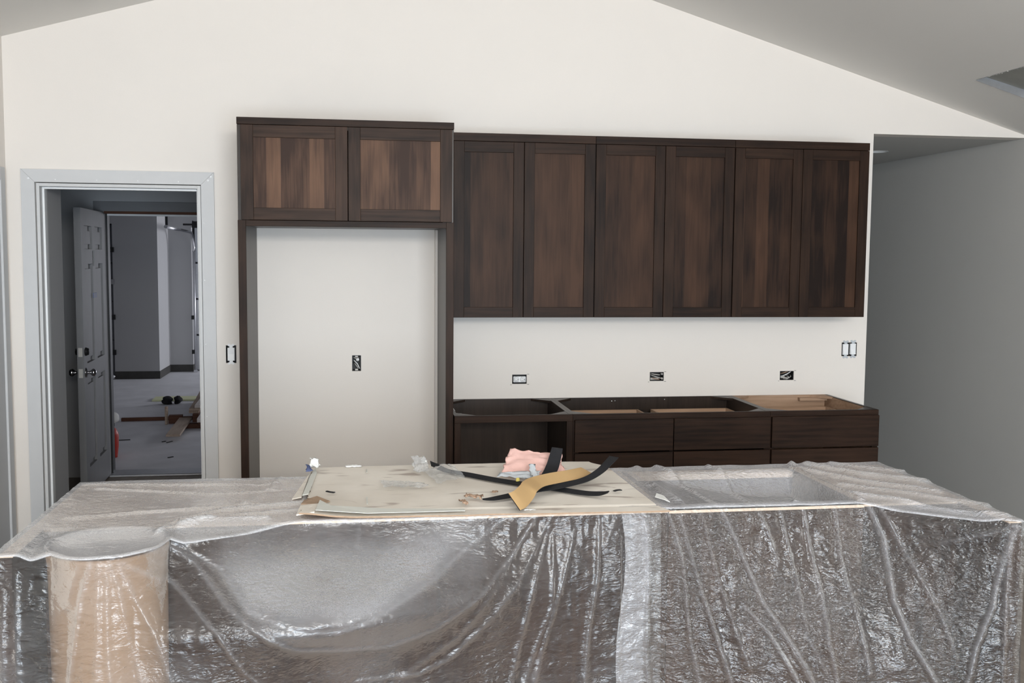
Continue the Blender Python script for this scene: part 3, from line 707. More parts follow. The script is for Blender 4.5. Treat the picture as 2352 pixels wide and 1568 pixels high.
def top_z(x, y):
    z = np.full(x.shape, IT+.006)
    # sag over the open bin and over the open sink cabinet
    rr = np.hypot(x-BCX, y-BCY)
    z -= .022*np.clip(1-(rr/(BR-.008))**4, 0, 1)
    wx = sstep(.985, 1.12, x)*sstep(1.618, 1.575, x); wy = sstep(-2.668, -2.64, y)*sstep(-2.165, -2.24, y)
    z -= wx*wy*(.035+.085*sstep(1.0, 1.5, x))*(.75+.35*sstep(-2.2, -2.6, y))
    # unsupported part in front of the cabinet run: left of and right of the bin, and by the right end panel
    out = sstep(-2.70, -2.78, y)
    z -= .014*out*sstep(BR+.0, BR+.05, rr)*sstep(-.93, -.89, x)*sstep(1.96, 1.9, x)
    # folds lying on top
    def tf(poly, a, wd):
        e, tt = polydist(x, y, poly); return a*np.exp(-(e/wd)**2)
    for poly, a, wd in [([(-.95,-2.12),(-.6,-2.18),(-.3,-2.2)],.006,.014),([(-.9,-2.2),(-.5,-2.33),(-.25,-2.3)],.006,.012),([(-.3,-2.1),(-.32,-2.3),(-.38,-2.5)],.007,.014),([(-.55,-2.72),(-.38,-2.62),(-.2,-2.58),(.0,-2.6)],.009,.012),([(-.56,-2.68),(-.45,-2.56),(-.2,-2.5)],.012,.014),([(-.6,-2.78),(-.5,-2.68),(-.3,-2.68)],.012,.014),([(-.9,-2.6),(-.7,-2.55),(-.3,-2.48)],.006,.014),
        ([(1.02,-2.1),(.99,-2.35),(1.02,-2.6)],.012,.02),([(1.10,-2.08),(1.2,-2.4),(1.4,-2.66)],.010,.012),([(1.3,-2.1),(1.4,-2.4),(1.52,-2.64)],.010,.010),([(1.62,-2.12),(1.61,-2.4),(1.625,-2.68)],.012,.012),([(1.62,-2.14),(1.75,-2.4),(1.95,-2.6)],.012,.016),([(1.7,-2.1),(1.82,-2.3),(1.99,-2.45)],.014,.018),([(1.8,-2.1),(1.9,-2.2),(2.0,-2.28)],.010,.014),([(1.64,-2.6),(1.8,-2.75),(1.98,-2.93)],.012,.014),([(1.66,-2.45),(1.85,-2.62),(2.0,-2.8)],.010,.014)]:
        z += tf(poly, a, wd)
    z += .004*(fbm(x*4, y*6, 3, 5)+.25)+.003*ridge(x*9+y*3, y*14, 6)
    on = (y > -2.69)
    floor_ = np.where(on & ~((x > .98) & (x < 1.615) & (y > -2.665) & (y < -2.172)), IT+.002, 0)
    return np.maximum(z, floor_)

def sheet(name, x0, x1, nx, side, label, mat, side_flap, group):
    xs = np.linspace(x0, x1, nx)
    # rows: back drop, top (normalised), front drop
    nb, ntp, nf = 14, 96, 150
    V = []; milk = []
    X = xs
    for j in range(nb):      # back side hanging from the rear edge
        z = .45+(IT+.0-.45)*j/nb
        y = IY0+.014+.02*(1-j/nb)+.008*fbm(X*4, np.full_like(X, z*3), 2, 31)
        V.append(np.stack([X, y, np.full_like(X, z)], 1)); milk.append(np.full_like(X, .35))
    dt = d_top(X)
    for j in range(ntp):
        q = j/(ntp-1)
        yb = IY0+.010; yf = -2.69-dt
        y = yb+(yf-yb)*q
        z = top_z(X, y)
        edge = np.minimum(q, 1-q)*(yb-yf)
        z = z-.004*np.exp(-(edge/.006)**2)
        V.append(np.stack([X, y, z], 1))
        m = np.full_like(X, .46)+.14*np.exp(-((1-q)*(yb-yf)/.012)**2)+.16*fbm(X*5, y*7, 3, 41)
        rr = np.hypot(X-BCX, y-BCY)
        m += .20*sstep(BR+.01, BR-.02, rr)
        m -= .06*((X > .98) & (X < 1.62) & (y > -2.67) & (y < -2.16))
        milk.append(m)
    zt = V[-1][:, 2]
    for j in range(1, nf):
        q = j/(nf-1)
        z = zt+(.015-zt)*q**1.15
        y = front_pos(X, z, side)
        # keep the first rows joined to the top edge
        y0 = -2.69-dt
        kk = sstep(0, .05, q*np.ones_like(X)); y = y0*(1-kk)+np.minimum(y, y0+.01*0+0.02)*kk
        V.append(np.stack([X, y, z], 1))
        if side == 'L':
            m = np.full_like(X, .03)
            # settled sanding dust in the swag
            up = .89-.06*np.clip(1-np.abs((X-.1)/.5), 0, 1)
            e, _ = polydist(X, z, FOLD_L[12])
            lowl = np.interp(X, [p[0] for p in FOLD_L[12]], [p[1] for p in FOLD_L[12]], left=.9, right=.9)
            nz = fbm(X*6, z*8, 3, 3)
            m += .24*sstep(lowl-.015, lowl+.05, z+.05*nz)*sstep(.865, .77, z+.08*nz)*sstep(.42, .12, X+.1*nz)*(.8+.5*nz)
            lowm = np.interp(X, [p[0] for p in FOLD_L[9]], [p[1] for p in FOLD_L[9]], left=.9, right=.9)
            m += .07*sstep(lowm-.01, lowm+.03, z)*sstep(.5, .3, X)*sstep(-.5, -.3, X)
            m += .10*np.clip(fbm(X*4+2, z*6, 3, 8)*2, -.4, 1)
        else:
            m = np.full_like(X, .012)+.035*np.clip(fbm(X*5, z*5, 3, 18)*2, -.6, 1)
            m += .22*sstep(.895, .87, X+.008*fbm(z*9, X*0, 2, 2))
        for f, a in zip(FOLD_L if side == 'L' else FOLD_R, AMP_L if side == 'L' else AMP_R):
            e, _ = polydist(X, z, f); m += (6 if side == 'L' else 9)*abs(a)*np.exp(-(e/.007)**2)
        milk.append(m)
    V = np.array(V); rows_n = V.shape[0]
    milk = np.array(milk)
    if side == 'R':   # bottom right corner of the sheet is drawn in, wavy left hem
        q = np.clip((IT-V[:, :, 2])/IT, 0, 1)
        u = (V[:, :, 0]-x0)/(x1-x0)
        V[:, :, 0] += (1-u)**6*(.012*np.sin(q*9)-.012*q)*(V[:, :, 1] < -2.6)
        V[:, :, 0] -= u**8*.018*q*(V[:, :, 1] < -2.6)
    idx = np.arange(rows_n*nx).reshape(rows_n, nx)
    F = np.stack([idx[:-1, :-1], idx[:-1, 1:], idx[1:, 1:], idx[1:, :-1]], -1).reshape(-1, 4)
    verts = V.reshape(-1, 3); ml = milk.reshape(-1)
    faces = F.tolist()
    # flap hanging over the end panel
    ys = np.linspace(IY0+.01, -2.97, 60); zs = np.linspace(0, 1, 40)
    G = []
    for q in zs:
        xx = (x0 if side == 'L' else x1)+(-1 if side == 'L' else 1)*(.004+.02*q+.012*(fbm(ys*5, np.full_like(ys, q*3), 2, 77)+.2)*q)
        zz = IT+.004-(IT-.3)*q
        G.append(np.stack([np.zeros_like(ys)+xx, ys, np.zeros_like(ys)+zz], 1))
    if side_flap:
        G = np.array(G); b0 = len(verts); ix2 = np.arange(G.shape[0]*G.shape[1]).reshape(G.shape[:2])+b0
        verts = np.concatenate([verts, G.reshape(-1, 3)]); ml = np.concatenate([ml, np.full(G.shape[0]*G.shape[1], .2)])
        faces += np.stack([ix2[:-1, :-1], ix2[:-1, 1:], ix2[1:, 1:], ix2[1:, :-1]], -1).reshape(-1, 4).tolist()
    o = link(name, verts, faces, mat, None, None, True)
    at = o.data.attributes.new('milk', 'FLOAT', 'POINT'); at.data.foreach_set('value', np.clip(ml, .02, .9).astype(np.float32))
    tag(o, label, 'plastic sheet', group)
    return o
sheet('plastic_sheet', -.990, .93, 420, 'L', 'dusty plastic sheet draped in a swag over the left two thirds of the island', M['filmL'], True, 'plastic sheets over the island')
# the second sheet lies a little above the first where they overlap
_front = front_pos
def front_pos(x, z, side):
    return _front(x, z, side)-.008
_top = top_z
def top_z(x, y): return _top(x, y)+.004
sheet('plastic_sheet', .80, 2.004, 330, 'R', 'clear crinkled plastic sheet hanging over the hallway end of the island', M['filmR'], True, 'plastic sheets over the island')

# ------------------------------------------------------------------ mud room and garage seen through the doorway
GZ = -.10
def struct(o, label): return tag(o, label, kind='structure')
MX0, MX1 = -5.2, -.75
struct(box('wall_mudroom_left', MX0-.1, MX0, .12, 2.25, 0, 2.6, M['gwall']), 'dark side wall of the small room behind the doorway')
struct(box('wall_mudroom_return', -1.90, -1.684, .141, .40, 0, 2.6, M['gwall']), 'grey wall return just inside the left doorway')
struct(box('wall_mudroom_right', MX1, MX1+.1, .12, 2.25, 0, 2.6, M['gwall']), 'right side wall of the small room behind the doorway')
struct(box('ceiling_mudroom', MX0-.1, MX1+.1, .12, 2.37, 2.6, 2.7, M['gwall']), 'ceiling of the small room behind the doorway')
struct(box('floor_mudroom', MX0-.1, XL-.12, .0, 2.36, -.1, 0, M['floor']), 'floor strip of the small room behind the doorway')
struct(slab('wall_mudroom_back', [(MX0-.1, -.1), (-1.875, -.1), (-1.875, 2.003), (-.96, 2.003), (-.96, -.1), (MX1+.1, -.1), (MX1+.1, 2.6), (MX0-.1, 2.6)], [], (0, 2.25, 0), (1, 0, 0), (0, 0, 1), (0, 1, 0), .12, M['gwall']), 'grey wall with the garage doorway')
t3 = bpy.data.objects.new('trim_3', None); COL.objects.link(t3); t3.location = (-1.4, 2.25, 0); struct(t3, 'grey casing and frame of the garage doorway')
box('casing_head', -1.945, -.89, 2.236, 2.25, 2.003, 2.075, M['doorpaint'], t3, .001)
box('casing_leg', -1.945, -1.878, 2.236, 2.25, 0, 2.003, M['doorpaint'], t3, .001)
box('casing_leg', -.957, -.89, 2.236, 2.25, 0, 2.003, M['doorpaint'], t3, .001)
box('frame_head', -1.875, -.96, 2.25, 2.37, 1.985, 2.003, M['lumberdark'], t3)
box('frame_leg', -1.875, -1.862, 2.30, 2.37, 0, 1.985, M['darkmetal'], t3)
box('weatherstrip', -1.862, -.96, 2.30, 2.312, 1.972, 1.985, M['white'], t3)
box('threshold', -1.875, -.96, 2.22, 2.42, 0, .018, M['steel'], t3, .004)
# six-panel door leaf standing open
H = Vector((-1.872, 2.245, .018)); Ld = Vector((-1.828-(-1.872), 1.395-2.245, 0)); LW = Ld.length; Ld.normalize()
Nn = Vector((Ld.y, -Ld.x, 0))   # points to the left (away from the camera side)
if Nn.x > 0: Nn = -Nn
DH = 1.975; DT = .044
def dp(u, v, w): return H+Ld*u+Nn*v+Vector((0, 0, w))     # u along leaf from hinge, v depth, w height
d2 = bpy.data.objects.new('door_2', None); COL.objects.link(d2); d2.location = H; struct(d2, 'grey six-panel door standing open to the garage')
def dbox(name, u0, u1, v0, v1, w0, w1, mat, parent=d2):
    v = [dp(a, b, c) for c in (w0, w1) for b in (v0, v1) for a in (u0, u1)]
    f = [[0, 2, 3, 1], [4, 5, 7, 6], [0, 1, 5, 4], [1, 3, 7, 5], [3, 2, 6, 7], [2, 0, 4, 6]]
    bm = bmesh.new(); bv = [bm.verts.new(p) for p in v]
    for q in f: bm.faces.new([bv[i] for i in q])
    bmesh.ops.recalc_face_normals(bm, faces=bm.faces)
    return from_bm(name, bm, mat, parent)
core = dbox('leaf', 0, LW, .022, DT, 0, DH, M['doorpaint'])
st = .105; ms = .095; pw = (LW-2*st-ms)/2
lev = [(0, .21), (.21+.60, .21+.60+.115), (1.60, 1.70), (DH-.115, DH)]     # rails
for a, b_ in ((0, st), (st+pw, st+pw+ms), (LW-st, LW)): dbox('stile', a, b_, 0, .0225, 0, DH, M['doorpaint'])
for a, b_ in lev:
    dbox('rail', st, st+pw, 0, .0225, a, b_, M['doorpaint']); dbox('rail', st+pw+ms, LW-st, 0, .0225, a, b_, M['doorpaint'])
for u0 in (st, st+pw+ms):
    for k in range(3):
        dbox('raised_panel', u0+.030, u0+pw-.030, .008, .0225, lev[k][1]+.035, lev[k+1][0]-.035, M['doorpaint'])
def dl(name, prof, u, w, sgn, mat, parent=d2):
    o_ = dp(u, 0 if sgn < 0 else DT, w); return lathe(name, prof, o_, Nn*sgn, mat, parent, 20)
kprof = [(.0001, .066), (.016, .064), (.026, .054), (.027, .044), (.018, .032), (.011, .026), (.011, .010), (.033, .008), (.035, 0)]
dl('knob', kprof, LW-.060, .868, -1, M['chrome']); dl('knob', kprof, LW-.060, .868, 1, M['chrome'])
dprof = [(.0001, .022), (.022, .020), (.027, .006), (.030, 0)]
dl('deadbolt', dprof, LW-.060, 1.010, -1, M['darkmetal']); dl('deadbolt', dprof, LW-.060, 1.010, 1, M['chrome'])
for w in (.868, 1.010): dbox('latch_plate', LW, LW+.002, .010, .036, w-.030, w+.030, M['wire'])
dbox('hook', LW*.52, LW*.54, -.010, 0, 1.585, 1.69, M['doorpaint'])
dbox('door_sweep_tape', LW*.44, LW*.58, -.004, 0, 1.36, 1.395, M['bluetape'])

# garage
struct(box('floor_garage', -6, 2.2, 2.37, 11.5, GZ-.1, GZ, M['concrete']), 'grey concrete garage floor')
struct(box('ceiling_garage', -6, 2.2, 2.37, 11.5, 2.75, 2.85, M['gwall']), 'garage ceiling')
struct(box('wall_garage_left', -6.1, -6, 2.25, 11.5, GZ, 2.75, M['gwall']), 'left garage wall')
struct(slab('wall_garage_right', [(2.25, GZ), (11.5, GZ), (11.5, 2.75), (2.25, 2.75)], [[(4.6, .8), (5.8, .8), (5.8, 1.9), (4.6, 1.9)], [(9.5, .7), (10.2, .7), (10.2, 1.8), (9.5, 1.8)]], (2.2, 0, 0), (0, 1, 0), (0, 0, 1), (1, 0, 0), .1, M['gwall']), 'right garage wall with two windows')
struct(box('wall_garage_end', -6.1, 2.3, 11.4, 11.5, GZ, 2.75, M['gwall']), 'end wall closing the garage')
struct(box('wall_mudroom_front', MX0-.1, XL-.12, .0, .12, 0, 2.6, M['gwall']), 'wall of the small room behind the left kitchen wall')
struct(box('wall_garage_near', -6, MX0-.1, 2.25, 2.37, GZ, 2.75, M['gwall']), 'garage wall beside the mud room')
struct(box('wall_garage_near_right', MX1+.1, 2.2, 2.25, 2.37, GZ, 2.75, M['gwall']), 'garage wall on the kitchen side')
w = struct(boxes('wall_garage_pier', [(-3.40, -2.91, 9.40, 9.52, GZ+.11, 2.75), (-2.91, -2.79, 9.40, 10.27, GZ+.11, 2.75), (-2.91, -2.455, 10.27, 10.39, GZ+.11, 2.75)], M['gwall']), 'stepped grey wall pier between the garage doors')
struct(boxes('baseboard_garage', [(-3.40, -2.785, 9.395, 9.52, GZ, GZ+.11), (-2.91, -2.785, 9.52, 10.265, GZ, GZ+.11), (-2.785, -2.455, 10.265, 10.39, GZ, GZ+.11)], M['curb']), 'dark concrete curb under the garage wall pier')
struct(box('wall_garage_header', -2.455, 2.2, 10.27, 10.39, 2.08, 2.75, M['gwall']), 'wall above the right garage door')
struct(box('wall_garage_header_left', -6, -3.40, 9.40, 9.52, 2.10, 2.75, M['gwall']), 'wall above the left garage door')
def overhead(name, x0, x1, y, h, label):
    t = thing(name, ((x0+x1)/2, y, GZ), label, 'garage door')
    n = 4
    for k in range(n):
        z0 = GZ+.005+(h-GZ)*k/n; z1 = GZ+(h-GZ)*(k+1)/n-.006
        p = box('door_section', x0, x1, y, y+.045, z0, z1, M['gdoor'], t, .004)
        box('section_rib', x0+.02, x0+.06, y-.012, y, z0+.01, z1-.01, M['steel'], p)
    return t
overhead('garage_door', -2.44, 2.18, 10.42, 2.10, 'dark sectional garage door on the right of the wall pier')
overhead('garage_door', -5.98, -3.385, 9.56, 2.10, 'dark sectional garage door on the left of the wall pier')
t = thing('garage_door_track', (-2.41, 10.25, GZ), 'bright steel track curving up from the right garage door', 'door track')
tube('vertical_track', [(-2.41, 10.20, GZ+.04), (-2.41, 10.20, 1.72)], .020, M['steel'], t, 8)
tube('curved_track', [(-2.41, 10.20, 1.72)]+[(-2.41, 10.20-.28*(1-math.cos(a)), 1.72+.28*math.sin(a)) for a in [math.pi/2*k/8 for k in range(1, 9)]], .022, M['chrome'], t, 8)
tube('horizontal_track', [(-2.41, 9.92, 2.0), (-2.41, 7.9, 2.03)], .024, M['chrome'], t, 8)
boxes('hanger', [(-2.425, -2.395, 7.95, 7.98, 2.05, 2.75)], M['darkmetal'], t)
box('hanger_brace', -2.62, -2.41, 7.95, 7.97, 2.5, 2.53, M['darkmetal'], t)
box('roller_bracket', -2.46, -2.42, 10.18, 10.22, GZ+.28, GZ+.34, M['darkmetal'], t); box('roller_bracket', -2.46, -2.42, 10.18, 10.22, GZ+.80, GZ+.86, M['darkmetal'], t)
box('track_foot', -2.43, -2.38, 10.15, 10.22, GZ, GZ+.04, M['chrome'], t)
tube('spring_shaft', [(-2.55, 10.15, 2.12), (-1.5, 10.15, 2.12)], .014, M['darkmetal'], t, 8)
lathe('cable_drum', [(.02, 0), (.06, .005), (.05, .03), (.05, .07), (.07, .09), (.02, .095)], (-2.42, 10.15, 2.12), (1, 0, 0), M['darkmetal'], t, 18)
t = thing('garage_door_track', (-3.44, 9.36, GZ), 'upright dark track with brackets left of the garage wall pier', 'door track')
box('vertical_track', -3.475, -3.445, 9.33, 9.38, GZ+.02, 2.1, M['darkmetal'], t)
box('jamb_angle', -3.445, -3.425, 9.36, 9.395, GZ+.02, 2.1, M['steel'], t)
for z in (.25, .75, 1.25, 1.70): box('track_bracket', -3.425, -3.375, 9.35, 9.395, z, z+.07, M['darkmetal'] if z != 1.25 else M['chrome'], t)
lathe('bottom_roller', [(.0001, 0), (.03, .002), (.03, .02), (.0001, .022)], (-3.42, 9.33, GZ+.04), (0, 1, 0), M['chrome'], t, 14)
# lumber and leftovers on the garage floor
def plank(name, a, b_, wd, th, z, mat, label, group=None, yaw_end=None, cat='board', z2=None):
    a = Vector((a[0], a[1], z)); b2 = Vector((b_[0], b_[1], z if z2 is None else z2)); d = (b2-a).normalized(); s = Vector((-d.y, d.x, 0)).normalized()*wd/2; u = Vector((0, 0, th))
    v = [a-s, a+s, b2+s, b2-s, a-s+u, a+s+u, b2+s+u, b2-s+u]
    bm = bmesh.new(); bv = [bm.verts.new(p) for p in v]
    for q in ([0, 3, 2, 1], [4, 5, 6, 7], [0, 1, 5, 4], [1, 2, 6, 5], [2, 3, 7, 6], [3, 0, 4, 7]): bm.faces.new([bv[i] for i in q])
    bmesh.ops.bevel(bm, geom=list(bm.edges), offset=.002, segments=1, affect='EDGES')
    bmesh.ops.recalc_face_normals(bm, faces=bm.faces)
    o = from_bm(name, bm, mat); return tag(o, label, cat, group)
grp = 'lumber on the garage floor'
plank('board', (-2.47, 7.20), (-.9, 7.25), .30, .02, GZ+.001, M['yellow'], 'pale yellow board lying flat far back on the garage floor', grp)
plank('board', (-2.50, 5.56), (-1.55, 5.62), .045, .035, GZ+.001, M['lumberdark'], 'long thin dark red board on the garage floor', grp)
plank('board', (-1.98, 5.38), (-1.84, 5.39), .09, .085, GZ+.001, M['lumberdark'], 'short brown block with a stake at its end', grp)
plank('stake', (-1.995, 5.28), (-1.985, 5.32), .02, .19, GZ+.001, M['lumber'], 'small upright stake beside the short block', None, cat='stake')
plank('sleeper', (-1.83, 5.06), (-1.45, 5.06), .10, .045, GZ+.001, M['lumberdark'], 'low wooden sleeper under the lumber pile', None, cat='board')
plank('board', (-1.755, 4.27), (-1.795, 5.30), .130, .022, GZ+.047, M['lumber'], 'grey plank jutting out of the lumber pile', grp, z2=GZ+.050)
plank('board', (-1.668, 5.12), (-1.79, 7.0), .060, .085, GZ+.047, M['lumberdark'], 'reddish beam low in the lumber pile', grp)
plank('board', (-1.575, 4.90), (-1.68, 7.0), .085, .035, GZ+.047, M['lumberdark'], 'lowest reddish board at the right of the lumber pile', grp)
plank('board', (-1.575, 4.88), (-1.68, 7.0), .090, .040, GZ+.083, M['lumberpale'], 'pale board on the right side of the lumber pile', grp)
plank('board', (-1.695, 5.18), (-1.83, 7.0), .10, .022, GZ+.133, M['lumber'], 'middle board of the lumber pile with a sawn end', grp)
plank('board', (-1.690, 5.20), (-1.80, 7.1), .11, .024, GZ+.156, M['lumber'], 'upper board of the lumber pile', grp)
plank('board', (-1.645, 5.22), (-1.72, 7.2), .095, .030, GZ+.181, M['lumberpale'], 'topmost pale board of the lumber pile', grp)
def blob(name, c, r, sc, mat, label, cat, seed, group=None, parent=None, rough=.35):
    bm = bmesh.new(); bmesh.ops.create_icosphere(bm, subdivisions=3, radius=1)
    rnd = random.Random(seed); ph = [rnd.uniform(0, 6) for _ in range(6)]
    for v in bm.verts:
        p = v.co; k = 1+rough*(.5*math.sin(3.1*p.x+ph[0])*math.sin(2.7*p.y+ph[1])+.4*math.sin(5.3*p.z+ph[2]+2*p.x)+.25*math.sin(8*p.x+ph[3])*math.sin(7*p.y+ph[4]))
        v.co = Vector(c)+Vector((p.x*k*r*sc[0], p.y*k*r*sc[1], max(-1, p.z*k)*r*sc[2]))
        v.co.z = max(v.co.z, c[2]-r*sc[2]*.9)
    for f in bm.faces: f.smooth = True
    o = from_bm(name, bm, mat, parent)
    if parent is None: tag(o, label, cat, group)
    return o
blob('work_glove', (-2.245, 6.82, GZ+.045), .05, (1.3, 1.6, 1), M['blackrub'], 'left of two black crumpled gloves on the garage floor', 'glove', 5, 'black gloves on the garage floor')
blob('work_glove', (-2.125, 6.85, GZ+.045), .05, (.9, 1.5, 1), M['blackrub'], 'right of two black crumpled gloves on the garage floor', 'glove', 9, 'black gloves on the garage floor')
for (x, y, l, a, lab) in [(-2.285, 4.385, .115, .15, 'long thin dark splinter near the door leaf'), (-1.852, 4.25, .045, .9, 'small dark scrap in front of the jutting plank'), (-1.80, 4.20, .085, 1.1, 'larger dark scrap in front of the jutting plank'), (-1.662, 3.458, .055, .8, 'dark scrap near the garage threshold')]:
    plank('floor_scrap', (x, y), (x+l*math.cos(a), y+l*math.sin(a)), .018, .006, GZ+.0005, M['darkmetal'], lab, 'dark scraps on the garage floor', cat='scrap')
t = thing('spray_bottle', (-2.165, 3.55, GZ), 'red container with a white top half hidden by the door leaf', 'container')
lathe('bottle', [(.0001, .001), (.060, .001), (.062, .02), (.072, .10), (.074, .20), (.055, .25), (.03, .27)], (-2.165, 3.55, GZ), (0, 0, 1), M['red'], t, 24)
lathe('collar', [(.03, .268), (.042, .275), (.042, .30), (.03, .305)], (-2.165, 3.55, GZ), (0, 0, 1), M['blackrub'], t, 18)
blob('cap', (-2.15, 3.55, GZ+.35), .05, (1.3, 1.1, 1.1), M['paper'], None, None, 3, None, t, .12)

# ------------------------------------------------------------------ things lying on the island
CZ = .905           # upper face of the cardboard
def card_pt(u, v):
    """u 0..1 left-right, v 0..1 back-front"""
    bl = Vector((-.185, -2.005)); br_ = Vector((.905, -2.005)); frr = Vector((.925, -2.757)); fl_ = Vector((-.195, -2.705))
    p = (bl*(1-u)+br_*u)*(1-v)+(fl_*(1-u)+frr*u)*v
    return p
def cardboard():
    nu, nv = 90, 50
    us = np.linspace(0, 1, nu); vs_ = np.linspace(0, 1, nv)
    U, Vv = np.meshgrid(us, vs_)
    bl = np.array((-.185, -2.005)); br_ = np.array((.905, -2.005)); frr = np.array((.925, -2.757)); fl_ = np.array((-.195, -2.715))
    P = (bl*(1-U)[..., None]+br_*U[..., None])*(1-Vv)[..., None]+(fl_*(1-U)[..., None]+frr*U[..., None])*Vv[..., None]
    # ragged outline: the torn left end, slight waves at front and back
    P[..., 0] += (1-U)**14*(.012*fbm(Vv*14, U*0, 2, 3)*3+.035*sstep(.62, .75, Vv)*sstep(.95, .82, Vv))
    P[..., 1] += Vv**20*(.010*fbm(U*9, Vv*0, 3, 5)*2)-(1-Vv)**20*.006*fbm(U*8, Vv*0, 3, 6)*2+(1-Vv)**12*.012*np.sin(U*math.pi)
    P[..., 0] -= U**20*(.05*sstep(.12, .0, Vv))
    # front right corner point
    P[..., 0] += U**24*.018*sstep(.93, 1, Vv)
    z = CZ-.006+.004*fbm(P[..., 0]*3, P[..., 1]*4, 2, 8)+.016*np.exp(-((U)/.08)**2)*sstep(.55, .9, Vv)+.006*(1-Vv)**6
    z += .003*sstep(.93, 1, Vv)*fbm(U*12, Vv, 2, 14)-.004*np.exp(-((Vv-.90)/.012)**2)
    th = .005
    top = np.concatenate([P, (z+th)[..., None]], -1).reshape(-1, 3); bot = np.concatenate([P, z[..., None]], -1).reshape(-1, 3)
    n = nu*nv; idx = np.arange(n).reshape(nv, nu)
    f = np.stack([idx[:-1, :-1], idx[1:, :-1], idx[1:, 1:], idx[:-1, 1:]], -1).reshape(-1, 4)
    faces = f.tolist()+(f[:, ::-1]+n).tolist(); fm = [0]*len(f)+[1]*len(f)
    def strip(a):
        for i in range(len(a)-1): faces.append([int(a[i]), int(a[i+1]), int(a[i+1])+n, int(a[i])+n]); fm.append(1)
    strip(idx[0]); strip(idx[-1][::-1]); strip(idx[:, 0][::-1]); strip(idx[:, -1])
    t = thing('cardboard_sheet', (.36, -2.37, CZ-.006), 'large worn cardboard sheet lying on the plastic over the island', 'cardboard')
    o = link('sheet', np.concatenate([top, bot]), faces, [M['card'], M['cardedge']], t, None, False, fm)
    bm = bmesh.new(); bm.from_mesh(o.data); bmesh.ops.recalc_face_normals(bm, faces=bm.faces); bm.to_mesh(o.data); bm.free()
    # flaps and torn pieces
    def flap(name, pts, th, mat):
        p = [Vector(q) for q in pts]; m_ = len(p)
        v = [tuple(q) for q in p]+[tuple(q-Vector((0, 0, th))) for q in p]
        f = [list(range(m_)), list(range(2*m_-1, m_-1, -1))]+[[i, i+m_, (i+1) % m_+m_, (i+1) % m_] for i in range(m_)]
        bm = bmesh.new(); bv = [bm.verts.new(q) for q in v]
        for q in f: bm.faces.new([bv[i] for i in q])
        bmesh.ops.recalc_face_normals(bm, faces=bm.faces)
        bmesh.ops.triangulate(bm, faces=[q for q in bm.faces if len(q.verts) > 4])
        return from_bm(name, bm, mat, t)
    flap('end_flap', [(-.18, -2.02, .912), (-.172, -2.10, .911), (-.188, -2.42, .910), (-.207, -2.43, .909), (-.192, -2.13, .911)], .003, M['cardwhite'])
    flap('end_flap', [(-.193, -2.06, .905), (-.200, -2.14, .904), (-.210, -2.435, .903), (-.240, -2.445, .900), (-.206, -2.12, .902)], .003, M['card'])
    flap('torn_corner', [(-.198, -2.50, .908), (-.158, -2.49, .918), (-.115, -2.56, .917), (-.140, -2.60, .920), (-.205, -2.575, .914)], .003, M['cardedge'])
    flap('folded_edge', [(-.146, -2.570, .924), (-.11, -2.640, .922), (.06, -2.672, .915), (.30, -2.69, .912), (.30, -2.715, .912), (.0, -2.722, .915), (-.155, -2.708, .926)], .0015, M['cardwhite'])
    flap('folded_edge', [(-.150, -2.60, .920), (-.158, -2.708, .921), (-.212, -2.705, .913), (-.205, -2.59, .914)], .004, M['card'])
    flap('tape_strip', [(.958, -2.560, .913), (.975, -2.585, .910), (.972, -2.665, .908), (.957, -2.66, .914), (.935, -2.62, .915)], .0015, M['paper'])
    for (x, y0, y1) in ((.005, -2.06, -2.12), (.0, -2.50, -2.60)):
        flap('staple_crease', [(x, y0, .9125), (x+.004, y0, .9125), (x+.004, y1, .9135), (x, y1, .9135)], .001, M['cardwhite'])
cardboard()
SZ = .912
def cr(pts, n=10):
    P_ = [Vector(p) for p in pts]; out = []
    for i in range(len(P_)-1):
        a = P_[max(i-1, 0)]; b_ = P_[i]; c = P_[i+1]; d = P_[min(i+2, len(P_)-1)]
        for k in range(n):
            t = k/n; out.append(.5*((2*b_)+(-a+c)*t+(2*a-5*b_+4*c-d)*t*t+(-a+3*b_-3*c+d)*t**3))
    out.append(P_[-1]); return out
def ribbon(name, pts, widths, th, top, bottom, label, cat, group=None, tilt=None):
    """flat strip following pts; tilt = roll (radians) about its length at each point"""
    c = cr(pts); n = len(c); m_ = len(pts)-1
    def lerp(arr, q):
        x = q*m_; i = min(int(x), m_-1); return arr[i]+(arr[i+1]-arr[i])*(x-i)
    if tilt is None: tilt = [0]*len(pts)
    v = []; f = []; fm = []
    for i, p in enumerate(c):
        q = i/(n-1); tg = (c[min(i+1, n-1)]-c[max(i-1, 0)]).normalized()
        s = Vector((0, 0, 1)).cross(tg); s.normalize(); u = tg.cross(s)
        a = lerp(tilt, q); s2 = s*math.cos(a)+u*math.sin(a); u2 = tg.cross(s2)
        w_ = lerp(widths, q)/2
        v += [tuple(p-s2*w_+u2*th), tuple(p+s2*w_+u2*th), tuple(p+s2*w_), tuple(p-s2*w_)]
    for i in range(n-1):
        a = i*4; b_ = a+4
        for k in range(4):
            f.append([a+k, a+(k+1) % 4, b_+(k+1) % 4, b_+k]); fm.append(0 if k == 0 else 1)
    f.append([3, 2, 1, 0]); fm.append(1); e = (n-1)*4; f.append([e, e+1, e+2, e+3]); fm.append(1)
    bm = bmesh.new(); bv = [bm.verts.new(q) for q in v]
    for q, mi in zip(f, fm):
        g = bm.faces.new([bv[i] for i in q]); g.material_index = mi
    bmesh.ops.recalc_face_normals(bm, faces=bm.faces)
    o = from_bm(name, bm, [top, bottom]); return tag(o, label, cat, group)
gs = 'foam strips on the cardboard'
